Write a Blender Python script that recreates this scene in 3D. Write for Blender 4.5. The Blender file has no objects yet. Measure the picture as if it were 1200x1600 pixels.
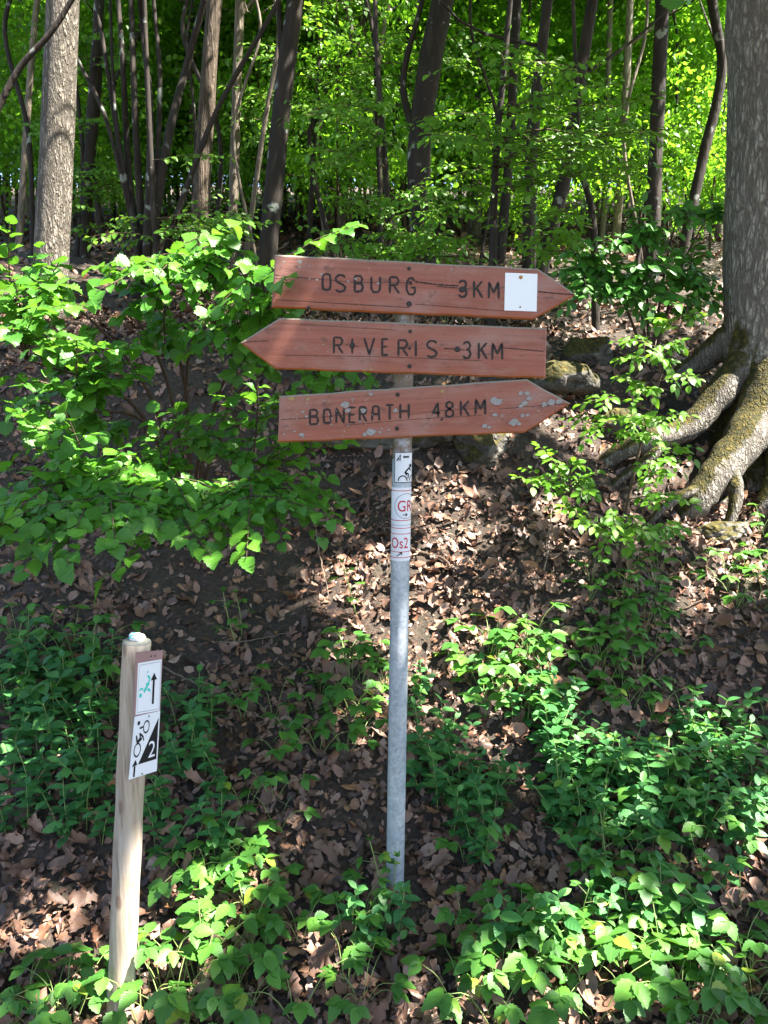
import bpy, math, random
import numpy as np
from mathutils import Vector, Matrix, Quaternion

random.seed(7)
rng = np.random.default_rng(7)
scene = bpy.context.scene
COL = scene.collection

# ------------------------------------------------------------------ camera
CAM_Z, PITCH, FPX = 1.70, math.radians(9.0), 1202.0
cam = bpy.data.cameras.new('camera')
cam_o = bpy.data.objects.new('camera', cam)
COL.objects.link(cam_o)
cam.sensor_fit = 'VERTICAL'
cam.sensor_height = 36.0
cam.lens = 36.0 * FPX / 1600.0
cam.clip_start, cam.clip_end = 0.05, 500.0
cam_o.location = (0, 0, CAM_Z)
cam_o.rotation_euler = (math.radians(90) - PITCH, 0, 0)
scene.camera = cam_o

# ------------------------------------------------------------------ sky and sun
SUN = Vector((0.56, -0.14, 0.90)).normalized()          # direction towards the sun
world = bpy.data.worlds.new('World')
scene.world = world
world.use_nodes = True
wn, wl = world.node_tree.nodes, world.node_tree.links
wn.clear()
sky = wn.new('ShaderNodeTexSky')
sky.sky_type = 'NISHITA'
sky.sun_disc = False
sky.sun_elevation = math.asin(SUN.z)
sky.sun_rotation = math.atan2(SUN.x, SUN.y)
bg = wn.new('ShaderNodeBackground')
bg.inputs['Strength'].default_value = 0.06
wo = wn.new('ShaderNodeOutputWorld')
wl.new(sky.outputs[0], bg.inputs[0])
wl.new(bg.outputs[0], wo.inputs[0])
sun = bpy.data.lights.new('sun', 'SUN')
sun.energy = 5.0
sun.angle = math.radians(0.53)
sun.color = (1.0, 0.95, 0.87)
sun_o = bpy.data.objects.new('sun', sun)
COL.objects.link(sun_o)
sun_o.rotation_euler = SUN.to_track_quat('Z', 'Y').to_euler()
vs = scene.view_settings
vs.view_transform, vs.look, vs.gamma, vs.exposure = 'Standard', 'None', 1.0, 3.0
vs.use_curve_mapping = False
cy = scene.cycles
cy.use_denoising = True
cy.max_bounces, cy.diffuse_bounces, cy.transmission_bounces, cy.glossy_bounces = 6, 4, 4, 2
cy.sample_clamp_indirect = 6.0

# ------------------------------------------------------------------ helpers
FWD = Vector((0, math.cos(PITCH), -math.sin(PITCH)))
UP = Vector((0, math.sin(PITCH), math.cos(PITCH)))
CAM = Vector((0, 0, CAM_Z))

def ray(u, v):
    return Vector((1, 0, 0)) * ((u - 600) / FPX) + UP * ((800 - v) / FPX) + FWD

def at(u, v, y):
    """point of the world seen at photograph pixel (u, v), y metres ahead"""
    d = ray(u, v)
    return CAM + d * (y / d.y)

def vnoise(p, seed=0):
    """value noise in [-1,1], p (...,3)"""
    p = np.asarray(p, float)
    i = np.floor(p).astype(np.int64)
    f = p - i
    f = f * f * (3 - 2 * f)
    def h(ix, iy, iz):
        n = (ix * 374761393 + iy * 668265263 + iz * 2147483647 + seed * 974711) & 0x7fffffff
        n = (n ^ (n >> 13)) * 1274126177 & 0x7fffffff
        return ((n ^ (n >> 16)) & 0xffff) / 32767.5 - 1
    r = 0
    for dx in (0, 1):
        wx = f[..., 0] if dx else 1 - f[..., 0]
        for dy in (0, 1):
            wy = f[..., 1] if dy else 1 - f[..., 1]
            for dz in (0, 1):
                wz = f[..., 2] if dz else 1 - f[..., 2]
                r = r + wx * wy * wz * h(i[..., 0] + dx, i[..., 1] + dy, i[..., 2] + dz)
    return r

PY = np.array([-60, -8, 0.8, 1.6, 2.0, 2.4, 3.0, 3.6, 4.1, 4.45, 4.7, 5.0, 5.35, 6, 8, 12, 20, 40, 90.])
PZ = np.array([-0.6, -0.35, -0.27, -0.17, -0.1, 0, 0.33, 0.70, 1.03, 1.25, 1.47, 1.86, 2.03, 2.25, 2.9, 3.9, 5.9, 11, 24.])

def H(x, y):
    x = np.asarray(x, float); y = np.asarray(y, float)
    bank = np.clip((y - 2.6) / 1.5, 0, 1)
    yy = y + bank * (0.16 * np.sin(x * 1.3 + 0.6) + 0.10 * np.sin(x * 3.1))
    z = (np.interp(yy - 0.12, PY, PZ) + np.interp(yy, PY, PZ) + np.interp(yy + 0.12, PY, PZ)) / 3
    q = np.stack([x, y, np.zeros_like(x)], -1)
    amp = np.clip((y - 2.2) / 2.0, 0.25, 1)
    z = z + amp * (0.05 * vnoise(q * 1.7, 1) + 0.035 * vnoise(q * 4.3, 2) + 0.015 * vnoise(q * 10, 3))
    z = z + np.clip((y - 8) / 10, 0, 1) * 0.25 * vnoise(q * 0.5, 4)
    return z

def Hf(x, y):
    return float(H(np.array(x), np.array(y)))

def ground_px(u, v):
    d = ray(u, v)
    t = np.linspace(1.0, 40, 3000)
    x, y, z = d.x * t, d.y * t, CAM_Z + d.z * t
    below = z < H(x, y)
    k = int(np.argmax(below)) if below.any() else len(t) - 1
    return Vector((x[k], y[k], float(H(x[k:k+1], y[k:k+1])[0])))

def ground_normal(x, y, e=0.06):
    nx = (H(x - e, y) - H(x + e, y)) / (2 * e)
    ny = (H(x, y - e) - H(x, y + e)) / (2 * e)
    n = np.stack([nx, ny, np.ones_like(nx)], -1)
    return n / np.linalg.norm(n, axis=-1, keepdims=True)

def mesh_np(name, V, F, mats=(), smooth=False, uv=None, midx=None):
    """V (N,3); F (M,k) or list of index lists; uv per vertex"""
    me = bpy.data.meshes.new(name)
    V = np.asarray(V, float)
    if isinstance(F, np.ndarray):
        k = F.shape[1]
        me.vertices.add(len(V)); me.vertices.foreach_set('co', V.ravel())
        me.loops.add(F.size); me.loops.foreach_set('vertex_index', F.ravel().astype(np.int32))
        me.polygons.add(len(F))
        me.polygons.foreach_set('loop_start', np.arange(0, F.size, k, dtype=np.int32))
        me.polygons.foreach_set('loop_total', np.full(len(F), k, np.int32))
        me.update(calc_edges=True)
        flat = F.ravel()
    else:
        me.from_pydata([tuple(v) for v in V], [], [tuple(f) for f in F])
        me.update()
        flat = np.array([i for f in F for i in f])
    if uv is not None:
        lay = me.uv_layers.new(name='UVMap')
        lay.data.foreach_set('uv', np.asarray(uv, float)[flat].ravel())
    for m in mats:
        me.materials.append(m)
    if midx is not None:
        me.polygons.foreach_set('material_index', np.asarray(midx, np.int32))
    if smooth:
        me.polygons.foreach_set('use_smooth', np.ones(len(me.polygons), bool))
    return me

def link(name, data, parent=None, loc=None):
    o = bpy.data.objects.new(name, data)
    COL.objects.link(o)
    if parent is not None:
        o.parent = parent
    if loc is not None:
        o.location = loc
    return o

def tag(o, label=None, cat=None, group=None, kind=None):
    if label: o['label'] = label
    if cat: o['category'] = cat
    if group: o['group'] = group
    if kind: o['kind'] = kind
    return o

def thing(name, loc, label, cat, group=None):
    return tag(link(name, None, None, loc), label, cat, group)

def copy_tree(o, parent=None):
    c = o.copy()
    COL.objects.link(c)
    c.parent = parent
    for ch in o.children:
        copy_tree(ch, c)
    return c

class Geo:
    """collects vertices and polygons of mixed size, with a material index each"""
    def __init__(s): s.V, s.F, s.M = [], [], []
    def add(s, V, F, m=0):
        b = len(s.V)
        s.V += [tuple(v) for v in V]
        s.F += [tuple(i + b for i in f) for f in F]
        s.M += [m] * len(F)
    def build(s, name, mats, parent=None, off=(0, 0, 0), smooth=False):
        V = np.array(s.V) - np.array(off)
        return link(name, mesh_np(name, V, s.F, mats, smooth, midx=s.M), parent)

def tube_arr(P, R, n=8, cap=True, rough=0.0, seed=0, flat=1.0):
    """tapered tube along P with radii R -> V, F(list)"""
    P = [Vector(p) for p in P]
    if np.isscalar(R): R = [R] * len(P)
    V, F = [], []
    t0 = (P[1] - P[0]).normalized()
    ref = Vector((1, 0, 0)) if abs(t0.x) < 0.8 else Vector((0, 1, 0))
    a = t0.cross(ref).normalized()
    for i, p in enumerate(P):
        t = (P[min(i + 1, len(P) - 1)] - P[max(i - 1, 0)]).normalized()
        a = (a - t * a.dot(t)).normalized()
        b = t.cross(a)
        for k in range(n):
            w = 2 * math.pi * k / n
            V.append(p + (a * math.cos(w) + b * math.sin(w) * flat) * R[i])
    V = np.array(V)
    if rough:
        C = np.repeat(np.array([tuple(p) for p in P]), n, 0)
        r = np.repeat(np.array(R), n)
        nn = vnoise(V / np.maximum(r, 1e-3)[:, None] * 0.9 * np.array([1, 1, .35]), seed) + .5 * vnoise(V / np.maximum(r, 1e-3)[:, None] * 2.1, seed + 1)
        V = C + (V - C) * (1 + rough * nn)[:, None]
    for i in range(len(P) - 1):
        for k in range(n):
            F.append((i * n + k, i * n + (k + 1) % n, (i + 1) * n + (k + 1) % n, (i + 1) * n + k))
    if cap:
        F.append(tuple(range(n - 1, -1, -1)))
        F.append(tuple((len(P) - 1) * n + k for k in range(n)))
    return V, F

def curve(pts, n):
    """Catmull-Rom through pts, n samples"""
    P = [Vector(p) for p in pts]
    P = [P[0] * 2 - P[1]] + P + [P[-1] * 2 - P[-2]]
    out = []
    m = len(P) - 3
    for j in range(n):
        s = j / (n - 1) * m
        i = min(int(s), m - 1)
        f = s - i
        a, b, c, d = P[i:i + 4]
        out.append(0.5 * ((2 * b) + (c - a) * f + (2 * a - 5 * b + 4 * c - d) * f * f + (3 * b - a - 3 * c + d) * f ** 3))
    return out

def tube_obj(name, P, R, mat, parent, n=8, rough=0.0, seed=0, smooth=True, flat=1.0):
    V, F = tube_arr(P, R, n, True, rough, seed, flat)
    off = np.array(parent.location) if parent is not None else np.zeros(3)
    return link(name, mesh_np(name, V - off, F, [mat], smooth), parent)

# ------------------------------------------------------------------ materials
class NT:
    def __init__(s, name):
        s.m = bpy.data.materials.new(name); s.m.use_nodes = True
        s.n, s.l = s.m.node_tree.nodes, s.m.node_tree.links
        s.p = s.n['Principled BSDF']; s.out = s.n['Material Output']
    def new(s, t, **kw):
        x = s.n.new(t)
        for k, v in kw.items():
            if k.startswith('i_'): x.inputs[k[2:]].default_value = v
            else: setattr(x, k, v)
        return x
    def link(s, a, b): s.l.new(a, b)
    def coords(s, kind='Object', scale=(1, 1, 1)):
        t = s.new('ShaderNodeTexCoord'); m = s.new('ShaderNodeMapping')
        m.inputs['Scale'].default_value = scale
        s.link(t.outputs[kind], m.inputs['Vector'])
        return m.outputs[0]
    def noise(s, vec, scale, detail=4, rough=0.55, dist=0.0):
        x = s.new('ShaderNodeTexNoise')
        x.inputs['Scale'].default_value = scale; x.inputs['Detail'].default_value = detail
        x.inputs['Roughness'].default_value = rough; x.inputs['Distortion'].default_value = dist
        if vec is not None: s.link(vec, x.inputs['Vector'])
        return x.outputs['Fac']
    def ramp(s, fac, stops, interp='LINEAR'):
        r = s.new('ShaderNodeValToRGB'); r.color_ramp.interpolation = interp
        e = r.color_ramp.elements
        while len(e) < len(stops): e.new(0.5)
        for el, (p, c) in zip(e, stops):
            el.position = p
            el.color = (c, c, c, 1) if np.isscalar(c) else (*c, 1)
        s.link(fac, r.inputs[0])
        return r.outputs[0]
    def mix(s, fac, a, b, mode='MIX'):
        x = s.new('ShaderNodeMix', data_type='RGBA', blend_type=mode)
        for sock, v in ((x.inputs[0], fac), (x.inputs[6], a), (x.inputs[7], b)):
            if hasattr(v, 'is_linked'): s.link(v, sock)
            elif np.isscalar(v): sock.default_value = v
            else: sock.default_value = (*v, 1)
        return x.outputs[2]
    def math(s, op, a, b=0.0, clamp=False):
        x = s.new('ShaderNodeMath', operation=op, use_clamp=clamp)
        for sock, v in ((x.inputs[0], a), (x.inputs[1], b)):
            if hasattr(v, 'is_linked'): s.link(v, sock)
            else: sock.default_value = v
        return x.outputs[0]
    def bump(s, h, strength=0.5, dist=0.01, normal=None):
        b = s.new('ShaderNodeBump'); b.inputs['Strength'].default_value = strength
        b.inputs['Distance'].default_value = dist
        s.link(h, b.inputs['Height'])
        if normal is not None: s.link(normal, b.inputs['Normal'])
        s.link(b.outputs[0], s.p.inputs['Normal'])
        return b.outputs[0]
    def base(s, c):
        if hasattr(c, 'is_linked'): s.link(c, s.p.inputs['Base Color'])
        else: s.p.inputs['Base Color'].default_value = (*c, 1)
    def rand(s):
        g = s.new('ShaderNodeNewGeometry'); o = s.new('ShaderNodeObjectInfo')
        a = s.math('ADD', g.outputs['Random Per Island'], o.outputs['Random'])
        return s.math('FRACT', a)
    def set(s, **kw):
        for k, v in kw.items(): s.p.inputs[k.replace('_', ' ')].default_value = v
        return s.m

def leaf_mat(name, stops, trans, rough=0.42, mixf=0.42, veins=7.0, bump=0.35):
    t = NT(name)
    r = t.rand()
    c = t.ramp(r, stops)
    nz = t.noise(t.coords('Object'), 3.0, 2)
    c = t.mix(t.math('MULTIPLY', nz, 0.35), c, tuple(0.55 * x for x in stops[0][1]))
    uv = t.new('ShaderNodeTexCoord').outputs['UV']
    sp = t.new('ShaderNodeSeparateXYZ'); t.link(uv, sp.inputs[0])
    au = t.math('ABSOLUTE', t.math('SUBTRACT', sp.outputs[0], 0.5))
    ph = t.math('SUBTRACT', t.math('MULTIPLY', sp.outputs[1], veins), t.math('MULTIPLY', au, veins * 0.9))
    w = t.math('ABSOLUTE', t.math('SUBTRACT', t.math('FRACT', ph), 0.5))
    vein = t.math('LESS_THAN', w, 0.07)
    mid = t.math('LESS_THAN', au, 0.022)
    vm = t.math('MAXIMUM', vein, mid)
    c = t.mix(t.math('MULTIPLY', vm, 0.13), c, stops[-1][1])
    t.base(c)
    if bump: t.bump(w, bump, 0.004)
    t.set(Roughness=rough)
    t.p.inputs['Specular IOR Level'].default_value = 0.45
    tr = t.new('ShaderNodeBsdfTranslucent')
    tc = t.mix(0.5, c, trans, 'MIX')
    t.link(tc, tr.inputs[0])
    mx = t.new('ShaderNodeMixShader'); mx.inputs[0].default_value = mixf
    t.link(t.p.outputs[0], mx.inputs[1]); t.link(tr.outputs[0], mx.inputs[2])
    t.link(mx.outputs[0], t.out.inputs['Surface'])
    return t.m

M = {}
M['hazel'] = leaf_mat('hazel_leaf', [(0, (.045, .15, .016)), (.5, (.075, .23, .02)), (1, (.13, .33, .03))], (.20, .46, .025), bump=0.2)
M['beech'] = leaf_mat('beech_leaf', [(0, (.07, .19, .013)), (.5, (.11, .28, .018)), (1, (.17, .36, .028))], (.26, .50, .02), 0.4, 0.45)
M['dark_shrub'] = leaf_mat('dark_shrub_leaf', [(0, (.04, .15, .02)), (.6, (.065, .22, .024)), (1, (.10, .29, .03))], (.16, .40, .03), 0.42, 0.38)
M['bramble'] = leaf_mat('bramble_leaf', [(0, (.04, .14, .025)), (.5, (.065, .20, .03)), (.96, (.11, .28, .035)), (1, (.28, .33, .03))], (.18, .42, .035), 0.45, 0.35, 8, 0.14)
M['honeysuckle'] = leaf_mat('honeysuckle_leaf', [(0, (.035, .14, .04)), (.5, (.06, .21, .055)), (1, (.11, .29, .06))], (.14, .38, .055), 0.5, 0.32, 5)
M['forest'] = leaf_mat('forest_leaf', [(0, (.07, .18, .012)), (.5, (.11, .28, .015)), (1, (.20, .40, .025))], (.38, .78, .035), 0.34, 0.53, 5, 0)
M['oakleaf'] = leaf_mat('oak_leaf', [(0, (.05, .13, .015)), (1, (.10, .24, .022))], (.22, .42, .02), 0.45, 0.38, 5, 0)

def litter_mat():
    t = NT('dead_leaf')
    c = t.ramp(t.rand(), [(0, (.030, .019, .014)), (.25, (0.098, 0.055, 0.034)), (.45, (0.208, 0.120, 0.073)), (.62, (0.286, 0.189, 0.137)), (.8, (0.169, 0.078, 0.039)), (.93, (0.390, 0.286, 0.227)), (1, (0.351, 0.182, 0.072))])
    nz = t.noise(t.coords('Object'), 55, 3)
    c = t.mix(t.math('MULTIPLY', nz, 0.65), c, (.06, .038, .028))
    c = t.mix(1.0, c, (1.0, .90, .86), 'MULTIPLY')
    t.base(c); t.bump(nz, 0.4, 0.004)
    t.set(Roughness=0.5)
    t.p.inputs['Specular IOR Level'].default_value = 0.4
    return t.m
M['litter'] = litter_mat()

def soil_mat():
    t = NT('forest_soil')
    v = t.coords('Object')
    a = t.noise(v, 3, 6); b = t.noise(v, 45, 5, 0.7)
    c = t.ramp(b, [(0.25, (.018, .012, .008)), (.5, (.050, .033, .022)), (.75, (.12, .075, .048))])
    c = t.mix(t.ramp(a, [(.5, 0), (.7, .6)]), c, (.035, .034, .018))
    t.base(c); t.bump(b, 1.0, 0.03); t.set(Roughness=0.9)
    return t.m
M['soil'] = soil_mat()

def bark_mat(name, light, dark, cell=(26, 26, 9), fiss=0.16, moss=0.0, lichen=0.0, bumpd=0.02, moss_z=None, pale=None):
    t = NT(name)
    v = t.coords('Object')
    wob = t.new('ShaderNodeTexNoise'); wob.inputs['Scale'].default_value = 9; wob.inputs['Detail'].default_value = 3
    t.link(v, wob.inputs['Vector'])
    add = t.new('ShaderNodeVectorMath', operation='MULTIPLY_ADD')
    t.link(wob.outputs['Color'], add.inputs[0]); add.inputs[1].default_value = (.05, .05, .10); t.link(v, add.inputs[2])
    mp = t.new('ShaderNodeMapping'); mp.inputs['Scale'].default_value = cell
    t.link(add.outputs[0], mp.inputs[0])
    vo = t.new('ShaderNodeTexVoronoi', feature='DISTANCE_TO_EDGE'); vo.inputs['Scale'].default_value = 1.0
    t.link(mp.outputs[0], vo.inputs['Vector'])
    rn = t.new('ShaderNodeTexNoise'); rn.inputs['Scale'].default_value = .62; rn.inputs['Detail'].default_value = 3.5
    rn.inputs['Roughness'].default_value = .6; rn.inputs['Distortion'].default_value = .5
    mp2 = t.new('ShaderNodeMapping'); mp2.inputs['Scale'].default_value = (cell[0], cell[1], cell[2] * .75); t.link(v, mp2.inputs[0])
    t.link(mp2.outputs[0], rn.inputs['Vector'])
    rid = t.math('ABSOLUTE', t.math('SUBTRACT', rn.outputs['Fac'], .5))
    rd = t.ramp(rid, [(0, 0), (.035, .25), (.10, .85), (.2, 1)])
    vd = t.ramp(vo.outputs['Distance'], [(0, .35), (fiss * .6, .9), (.5, 1)])
    d = t.math('MULTIPLY', rd, vd)
    fine = t.noise(v, 60, 5, .7)
    big = t.noise(v, 2.2, 4)
    c = t.mix(d, dark, light)
    c = t.mix(t.math('MULTIPLY', fine, 0.55), c, tuple(x * .45 for x in light))
    if pale: c = t.mix(t.ramp(big, [(.42, 0), (.62, .8)]), c, pale)
    if lichen:
        li = t.ramp(t.noise(v, 7.5, 3, .5), [(.63, 0), (.70, lichen)])
        c = t.mix(li, c, (.27, .29, .25))
    if moss:
        g = t.new('ShaderNodeNewGeometry'); sx = t.new('ShaderNodeSeparateXYZ'); t.link(g.outputs['Normal'], sx.inputs[0])
        up = t.math('ADD', t.math('MULTIPLY', sx.outputs[2], 0.55), t.math('MULTIPLY', sx.outputs[0], -0.30))
        mm = t.math('ADD', t.math('MULTIPLY', up, .85), t.math('MULTIPLY', t.noise(v, 4.5, 6, .7), 1.25))
        mm = t.math('SUBTRACT', mm, .10)
        if moss_z is not None:
            so = t.new('ShaderNodeSeparateXYZ'); t.link(v, so.inputs[0])
            mm = t.math('SUBTRACT', mm, t.math('MULTIPLY', t.math('MAXIMUM', t.math('SUBTRACT', so.outputs[2], moss_z), 0), 0.9))
        mk = t.ramp(mm, [(1 - moss, 0), (min(1, 1.12 - moss), 1)])
        mc = t.ramp(t.noise(v, 40, 4), [(.3, (.016, .016, .005)), (.52, (.050, .043, .009)), (.75, (.125, .085, .014))])
        c = t.mix(mk, c, mc)
    t.base(c)
    h = t.math('ADD', d, t.math('MULTIPLY', fine, 0.35))
    t.bump(h, 0.9, bumpd)
    t.set(Roughness=0.85)
    t.p.inputs['Specular IOR Level'].default_value = 0.25
    return t.m
M['bark_oak'] = bark_mat('oak_bark', (.43, .385, .32), (.07, .055, .042), (46, 46, 15), 0.30, moss=0.36, bumpd=.02, moss_z=0.55)
M['bark_root'] = bark_mat('oak_root_bark', (.32, .29, .24), (.06, .047, .036), (48, 48, 24), 0.3, moss=0.33, bumpd=.012)
M['bark_grey'] = bark_mat('grey_fissured_bark', (.31, .27, .215), (.05, .04, .03), (44, 44, 13), 0.30, moss=0.0, bumpd=.02)
M['bark_dark'] = bark_mat('dark_smooth_bark', (.052, .040, .031), (.026, .02, .016), (10, 10, 3), 0.3, lichen=0.85, bumpd=.006)
M['bark_brown'] = bark_mat('brown_ribbed_bark', (.20, .15, .105), (.05, .036, .025), (34, 34, 4), 0.25, bumpd=.015)
M['bark_pale'] = bark_mat('pale_bark', (.27, .22, .165), (.12, .095, .07), (20, 20, 5), 0.3, lichen=0.5, bumpd=.008)
M['twig'] = bark_mat('twig_bark', (.13, .085, .055), (.06, .04, .028), (60, 60, 20), 0.3, bumpd=.003)
M['twig_dead'] = bark_mat('dead_twig_bark', (.30, .235, .18), (.14, .10, .075), (80, 80, 20), 0.3, bumpd=.003)
M['stem_green'] = NT('green_stem').set(Base_Color=(.16, .22, .06, 1), Roughness=.6)
M['rock'] = bark_mat('mossy_rock', (.17, .155, .13), (.05, .045, .037), (7, 7, 9), 0.25, moss=0.42, bumpd=.03)
M['rock_pale'] = bark_mat('bare_rock', (.27, .245, .205), (.11, .095, .078), (6, 6, 12), 0.3, moss=0.18, bumpd=.03)

# ------------------------------------------------------------------ leaf templates (base at origin, along +Y, normal +Z)
def leaf_template(rows, fold=0.25, droop=0.15, serr=0.0, petiole=0.0, cup=0.0):
    """rows: (y, halfwidth) pairs from base to tip; two-sided blade with midrib"""
    V, UV, F = [], [], []
    n = len(rows)
    for i, (y, w) in enumerate(rows):
        z = -droop * y * y
        ww = w * (1 + (serr if i % 2 else -serr)) if 0 < i < n - 1 else w
        e = fold * ww
        yy = y - (serr * .10 if i % 2 == 0 else 0)
        for sx in (-1, 0, 1):
            V.append((sx * ww, (yy if sx else y) + petiole, z + (e if sx else 0) - (cup * ww if sx else 0)))
            UV.append((0.5 + sx * 0.5 * min(1, ww / 0.5), y))
    for i in range(n - 1):
        for s in (0, 1):
            a, b, c, d = i * 3 + s, i * 3 + s + 1, i * 3 + s + 4, i * 3 + s + 3
            F += [(a, b, c), (a, c, d)]
    V = np.array(V); V[:, 1] /= (1 + petiole)
    return V, np.array(F), np.array(UV)

def blade(prof, n=7, **kw):
    return leaf_template([(i / (n - 1), prof(i / (n - 1))) for i in range(n)], **kw)
def crumple(T, seed, k=1.0):
    V, F, UV = T
    r = np.random.default_rng(seed)
    V = V.copy()
    V[:, 2] += r.normal(0, .035 * k, len(V)) + .09 * np.sin(V[:, 0] * 7 + seed) * r.uniform(.3, 1)
    V[:, 0] += r.normal(0, .035 * k, len(V)) + .25 * r.uniform(-1, 1) * V[:, 1] ** 2
    V[:, 1] += r.normal(0, .025 * k, len(V))
    V[:, 0] *= r.uniform(.8, 1.25)
    return V, F, UV
hz = lambda t: (0.03 + 0.44 * (math.sin(math.pi * (t / .93) ** 0.78)) ** 0.75 if t < .92 else .055 * (1 - t) / .08)
bz = lambda t: 0.31 * math.sin(math.pi * t ** 0.85) ** 0.85 + 0.004
ov = lambda t: 0.27 * math.sin(math.pi * t ** 0.9) ** 0.8 + 0.006
br = lambda t: 0.34 * math.sin(math.pi * t ** 0.75) ** 0.85 + 0.006
TEMPL = {
    'hazel': [crumple(blade(hz, 14, fold=f, droop=d, serr=.10), 60 + i, .35) for i, (f, d) in enumerate(((.12, .18), (.28, .10), (.05, .45), (.2, .28), (.4, .4), (.1, -.1)))],
    'beech': [blade(bz, 7, fold=f, droop=d, serr=.03) for f, d in ((.2, .15), (.35, .05), (.1, .3))],
    'dark_shrub': [blade(bz, 8, fold=f, droop=d, serr=.05) for f, d in ((.15, .2), (.3, .3), (.1, .1))],
    'bramble': [blade(br, 11, fold=f, droop=d, serr=.09) for f, d in ((.2, .2), (.35, .1), (.1, .35))],
    'honeysuckle': [blade(ov, 7, fold=f, droop=d) for f, d in ((.15, .2), (.3, .1), (.1, .35))],
    'forest': [blade(bz, 4, fold=f, droop=d) for f, d in ((.2, .2), (.35, .1))],
    'oakleaf': [leaf_template([(0, .02), (.55, .26), (1, .03)], .2, .2)],
    'deadoak': [crumple(leaf_template([(0, .02), (.22, .18), (.35, .11), (.52, .29), (.64, .15), (.8, .27), (1, .03)], f, d, 0, .1, c), 20 + i) for i, (f, d, c) in enumerate(((.3, .3, 0), (-.2, -.35, .3), (.5, .1, .2), (.05, .15, 0), (.6, -.7, 0), (-.3, .7, 0)))],
    'deadbeech': [crumple(blade(bz, 5, fold=f, droop=d), i) for i, (f, d) in enumerate(((.35, .4), (.1, .2), (-.4, -.3), (.6, -.5), (.9, .6), (.2, -.9), (-.7, .8)))],
}
LMESH = {k: [mesh_np(k + '_leaf', V, F, [M.get(k, M['litter'])], True, UV) for V, F, UV in T] for k, T in TEMPL.items()}

def frames(D, N):
    """rotation matrices with columns x, y=dir, z=normal; arrays (n,3)"""
    D = D / np.linalg.norm(D, axis=1, keepdims=True)
    X = np.cross(D, N); X /= np.linalg.norm(X, axis=1, keepdims=True) + 1e-9
    Z = np.cross(X, D)
    return np.stack([X, D, Z], -1)

def joined_leaves(kind, P, D, N, S):
    """one mesh holding every leaf, for what is too small or too many to be single"""
    P, D, N, S = map(np.asarray, (P, D, N, S))
    R = frames(D.astype(float), N.astype(float)) * S[:, None, None]
    T = TEMPL[kind]
    pick = rng.integers(0, len(T), len(P))
    Vs, Fs, Us, b = [], [], [], 0
    for k, (V, F, UV) in enumerate(T):
        sel = np.nonzero(pick == k)[0]
        if not len(sel): continue
        W = np.einsum('nij,vj->nvi', R[sel], V) + P[sel][:, None, :]
        Vs.append(W.reshape(-1, 3))
        Fs.append((F[None] + (b + np.arange(len(sel)) * len(V))[:, None, None]).reshape(-1, 3))
        Us.append(np.tile(UV, (len(sel), 1)))
        b += len(sel) * len(V)
    return np.concatenate(Vs), np.concatenate(Fs), np.concatenate(Us)

def add_leaves(parent, kind, L, singles=300, name='leaf', mat=None):
    """L: list of (pos, dir, normal, size) in world space; the largest seen become objects, the rest one stuff part"""
    base = np.array(parent.location)
    P = np.array([tuple(l[0]) for l in L]); D = np.array([tuple(l[1]) for l in L])
    N = np.array([tuple(l[2]) for l in L]); S = np.array([l[3] for l in L])
    app = S / np.linalg.norm(P - np.array(CAM), axis=1)
    order = np.argsort(-app)
    R = frames(D, N)
    for i in order[:singles]:
        o = link(name, random.choice(LMESH[kind]), parent)
        m = Matrix(R[i].tolist()).to_4x4()
        o.matrix_local = Matrix.Translation(Vector(P[i] - base)) @ m @ Matrix.Scale(S[i], 4)
    rest = order[singles:]
    if len(rest):
        V, F, U = joined_leaves(kind, P[rest], D[rest], N[rest], S[rest])
        tag(link('foliage', mesh_np('foliage', V - base, F, [mat or M[kind]], True, U), parent), kind='stuff')

def jit(s): return Vector((random.gauss(0, s), random.gauss(0, s), random.gauss(0, s)))

def spray(start, tip, n, size, L, G, side=2, sag=0.06, r=0.004, lead=0.35, nup=Vector((0, -0.25, 1)), spread=0.9):
    """a leafy twig from start to tip: alternate leaves in a rough plane, with side twigs; leaves -> L, twigs -> G"""
    start, tip = Vector(start), Vector(tip)
    ln = (tip - start).length
    mid = start.lerp(tip, 0.5) + Vector((0, 0, sag * ln * 1.5)) + jit(0.03 * ln)
    pts = curve([start, mid, tip], 9)
    V, F = tube_arr(pts, [r * (1 - 0.75 * i / 8) for i in range(9)], 5)
    G.add(V, F)
    d = (tip - mid).normalized()
    nrm = (nup + jit(0.16)).normalized()
    def row(pts, n, size, lead):
        m = len(pts) - 1
        for i in range(n):
            f = lead + (1 - lead) * (i + random.random() * .5) / n
            k = min(int(f * m), m - 1)
            p = pts[k].lerp(pts[k + 1], f * m - k)
            t = (pts[k + 1] - pts[k]).normalized()
            s = t.cross(nrm).normalized() * (1 if i % 2 else -1)
            dd = (t * 0.65 + s * spread + Vector((0, 0, -0.18)) + jit(0.22)).normalized()
            if i == n - 1: dd = (t + Vector((0, 0, -.2)) + jit(.1)).normalized()
            L.append((p + dd * size * .12, dd, (nrm + jit(0.28)).normalized(), size * random.uniform(.5, 1.18)))
    row(pts, n, size, lead)
    for j in range(side):
        f = random.uniform(.3, .75); k = int(f * 8)
        p = pts[k]; t = (pts[k + 1] - pts[k]).normalized()
        s = t.cross(nrm).normalized() * (1 if j % 2 else -1)
        e = p + (t * .6 + s * .8 + jit(.15)).normalized() * ln * random.uniform(.28, .48) + Vector((0, 0, -.03))
        sp = curve([p, p.lerp(e, .5) + Vector((0, 0, .02)), e], 5)
        V, F = tube_arr(sp, [r * .5 * (1 - .7 * i / 4) for i in range(5)], 4)
        G.add(V, F)
        row(sp, max(3, int(n * .55)), size * .92, .15)

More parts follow.
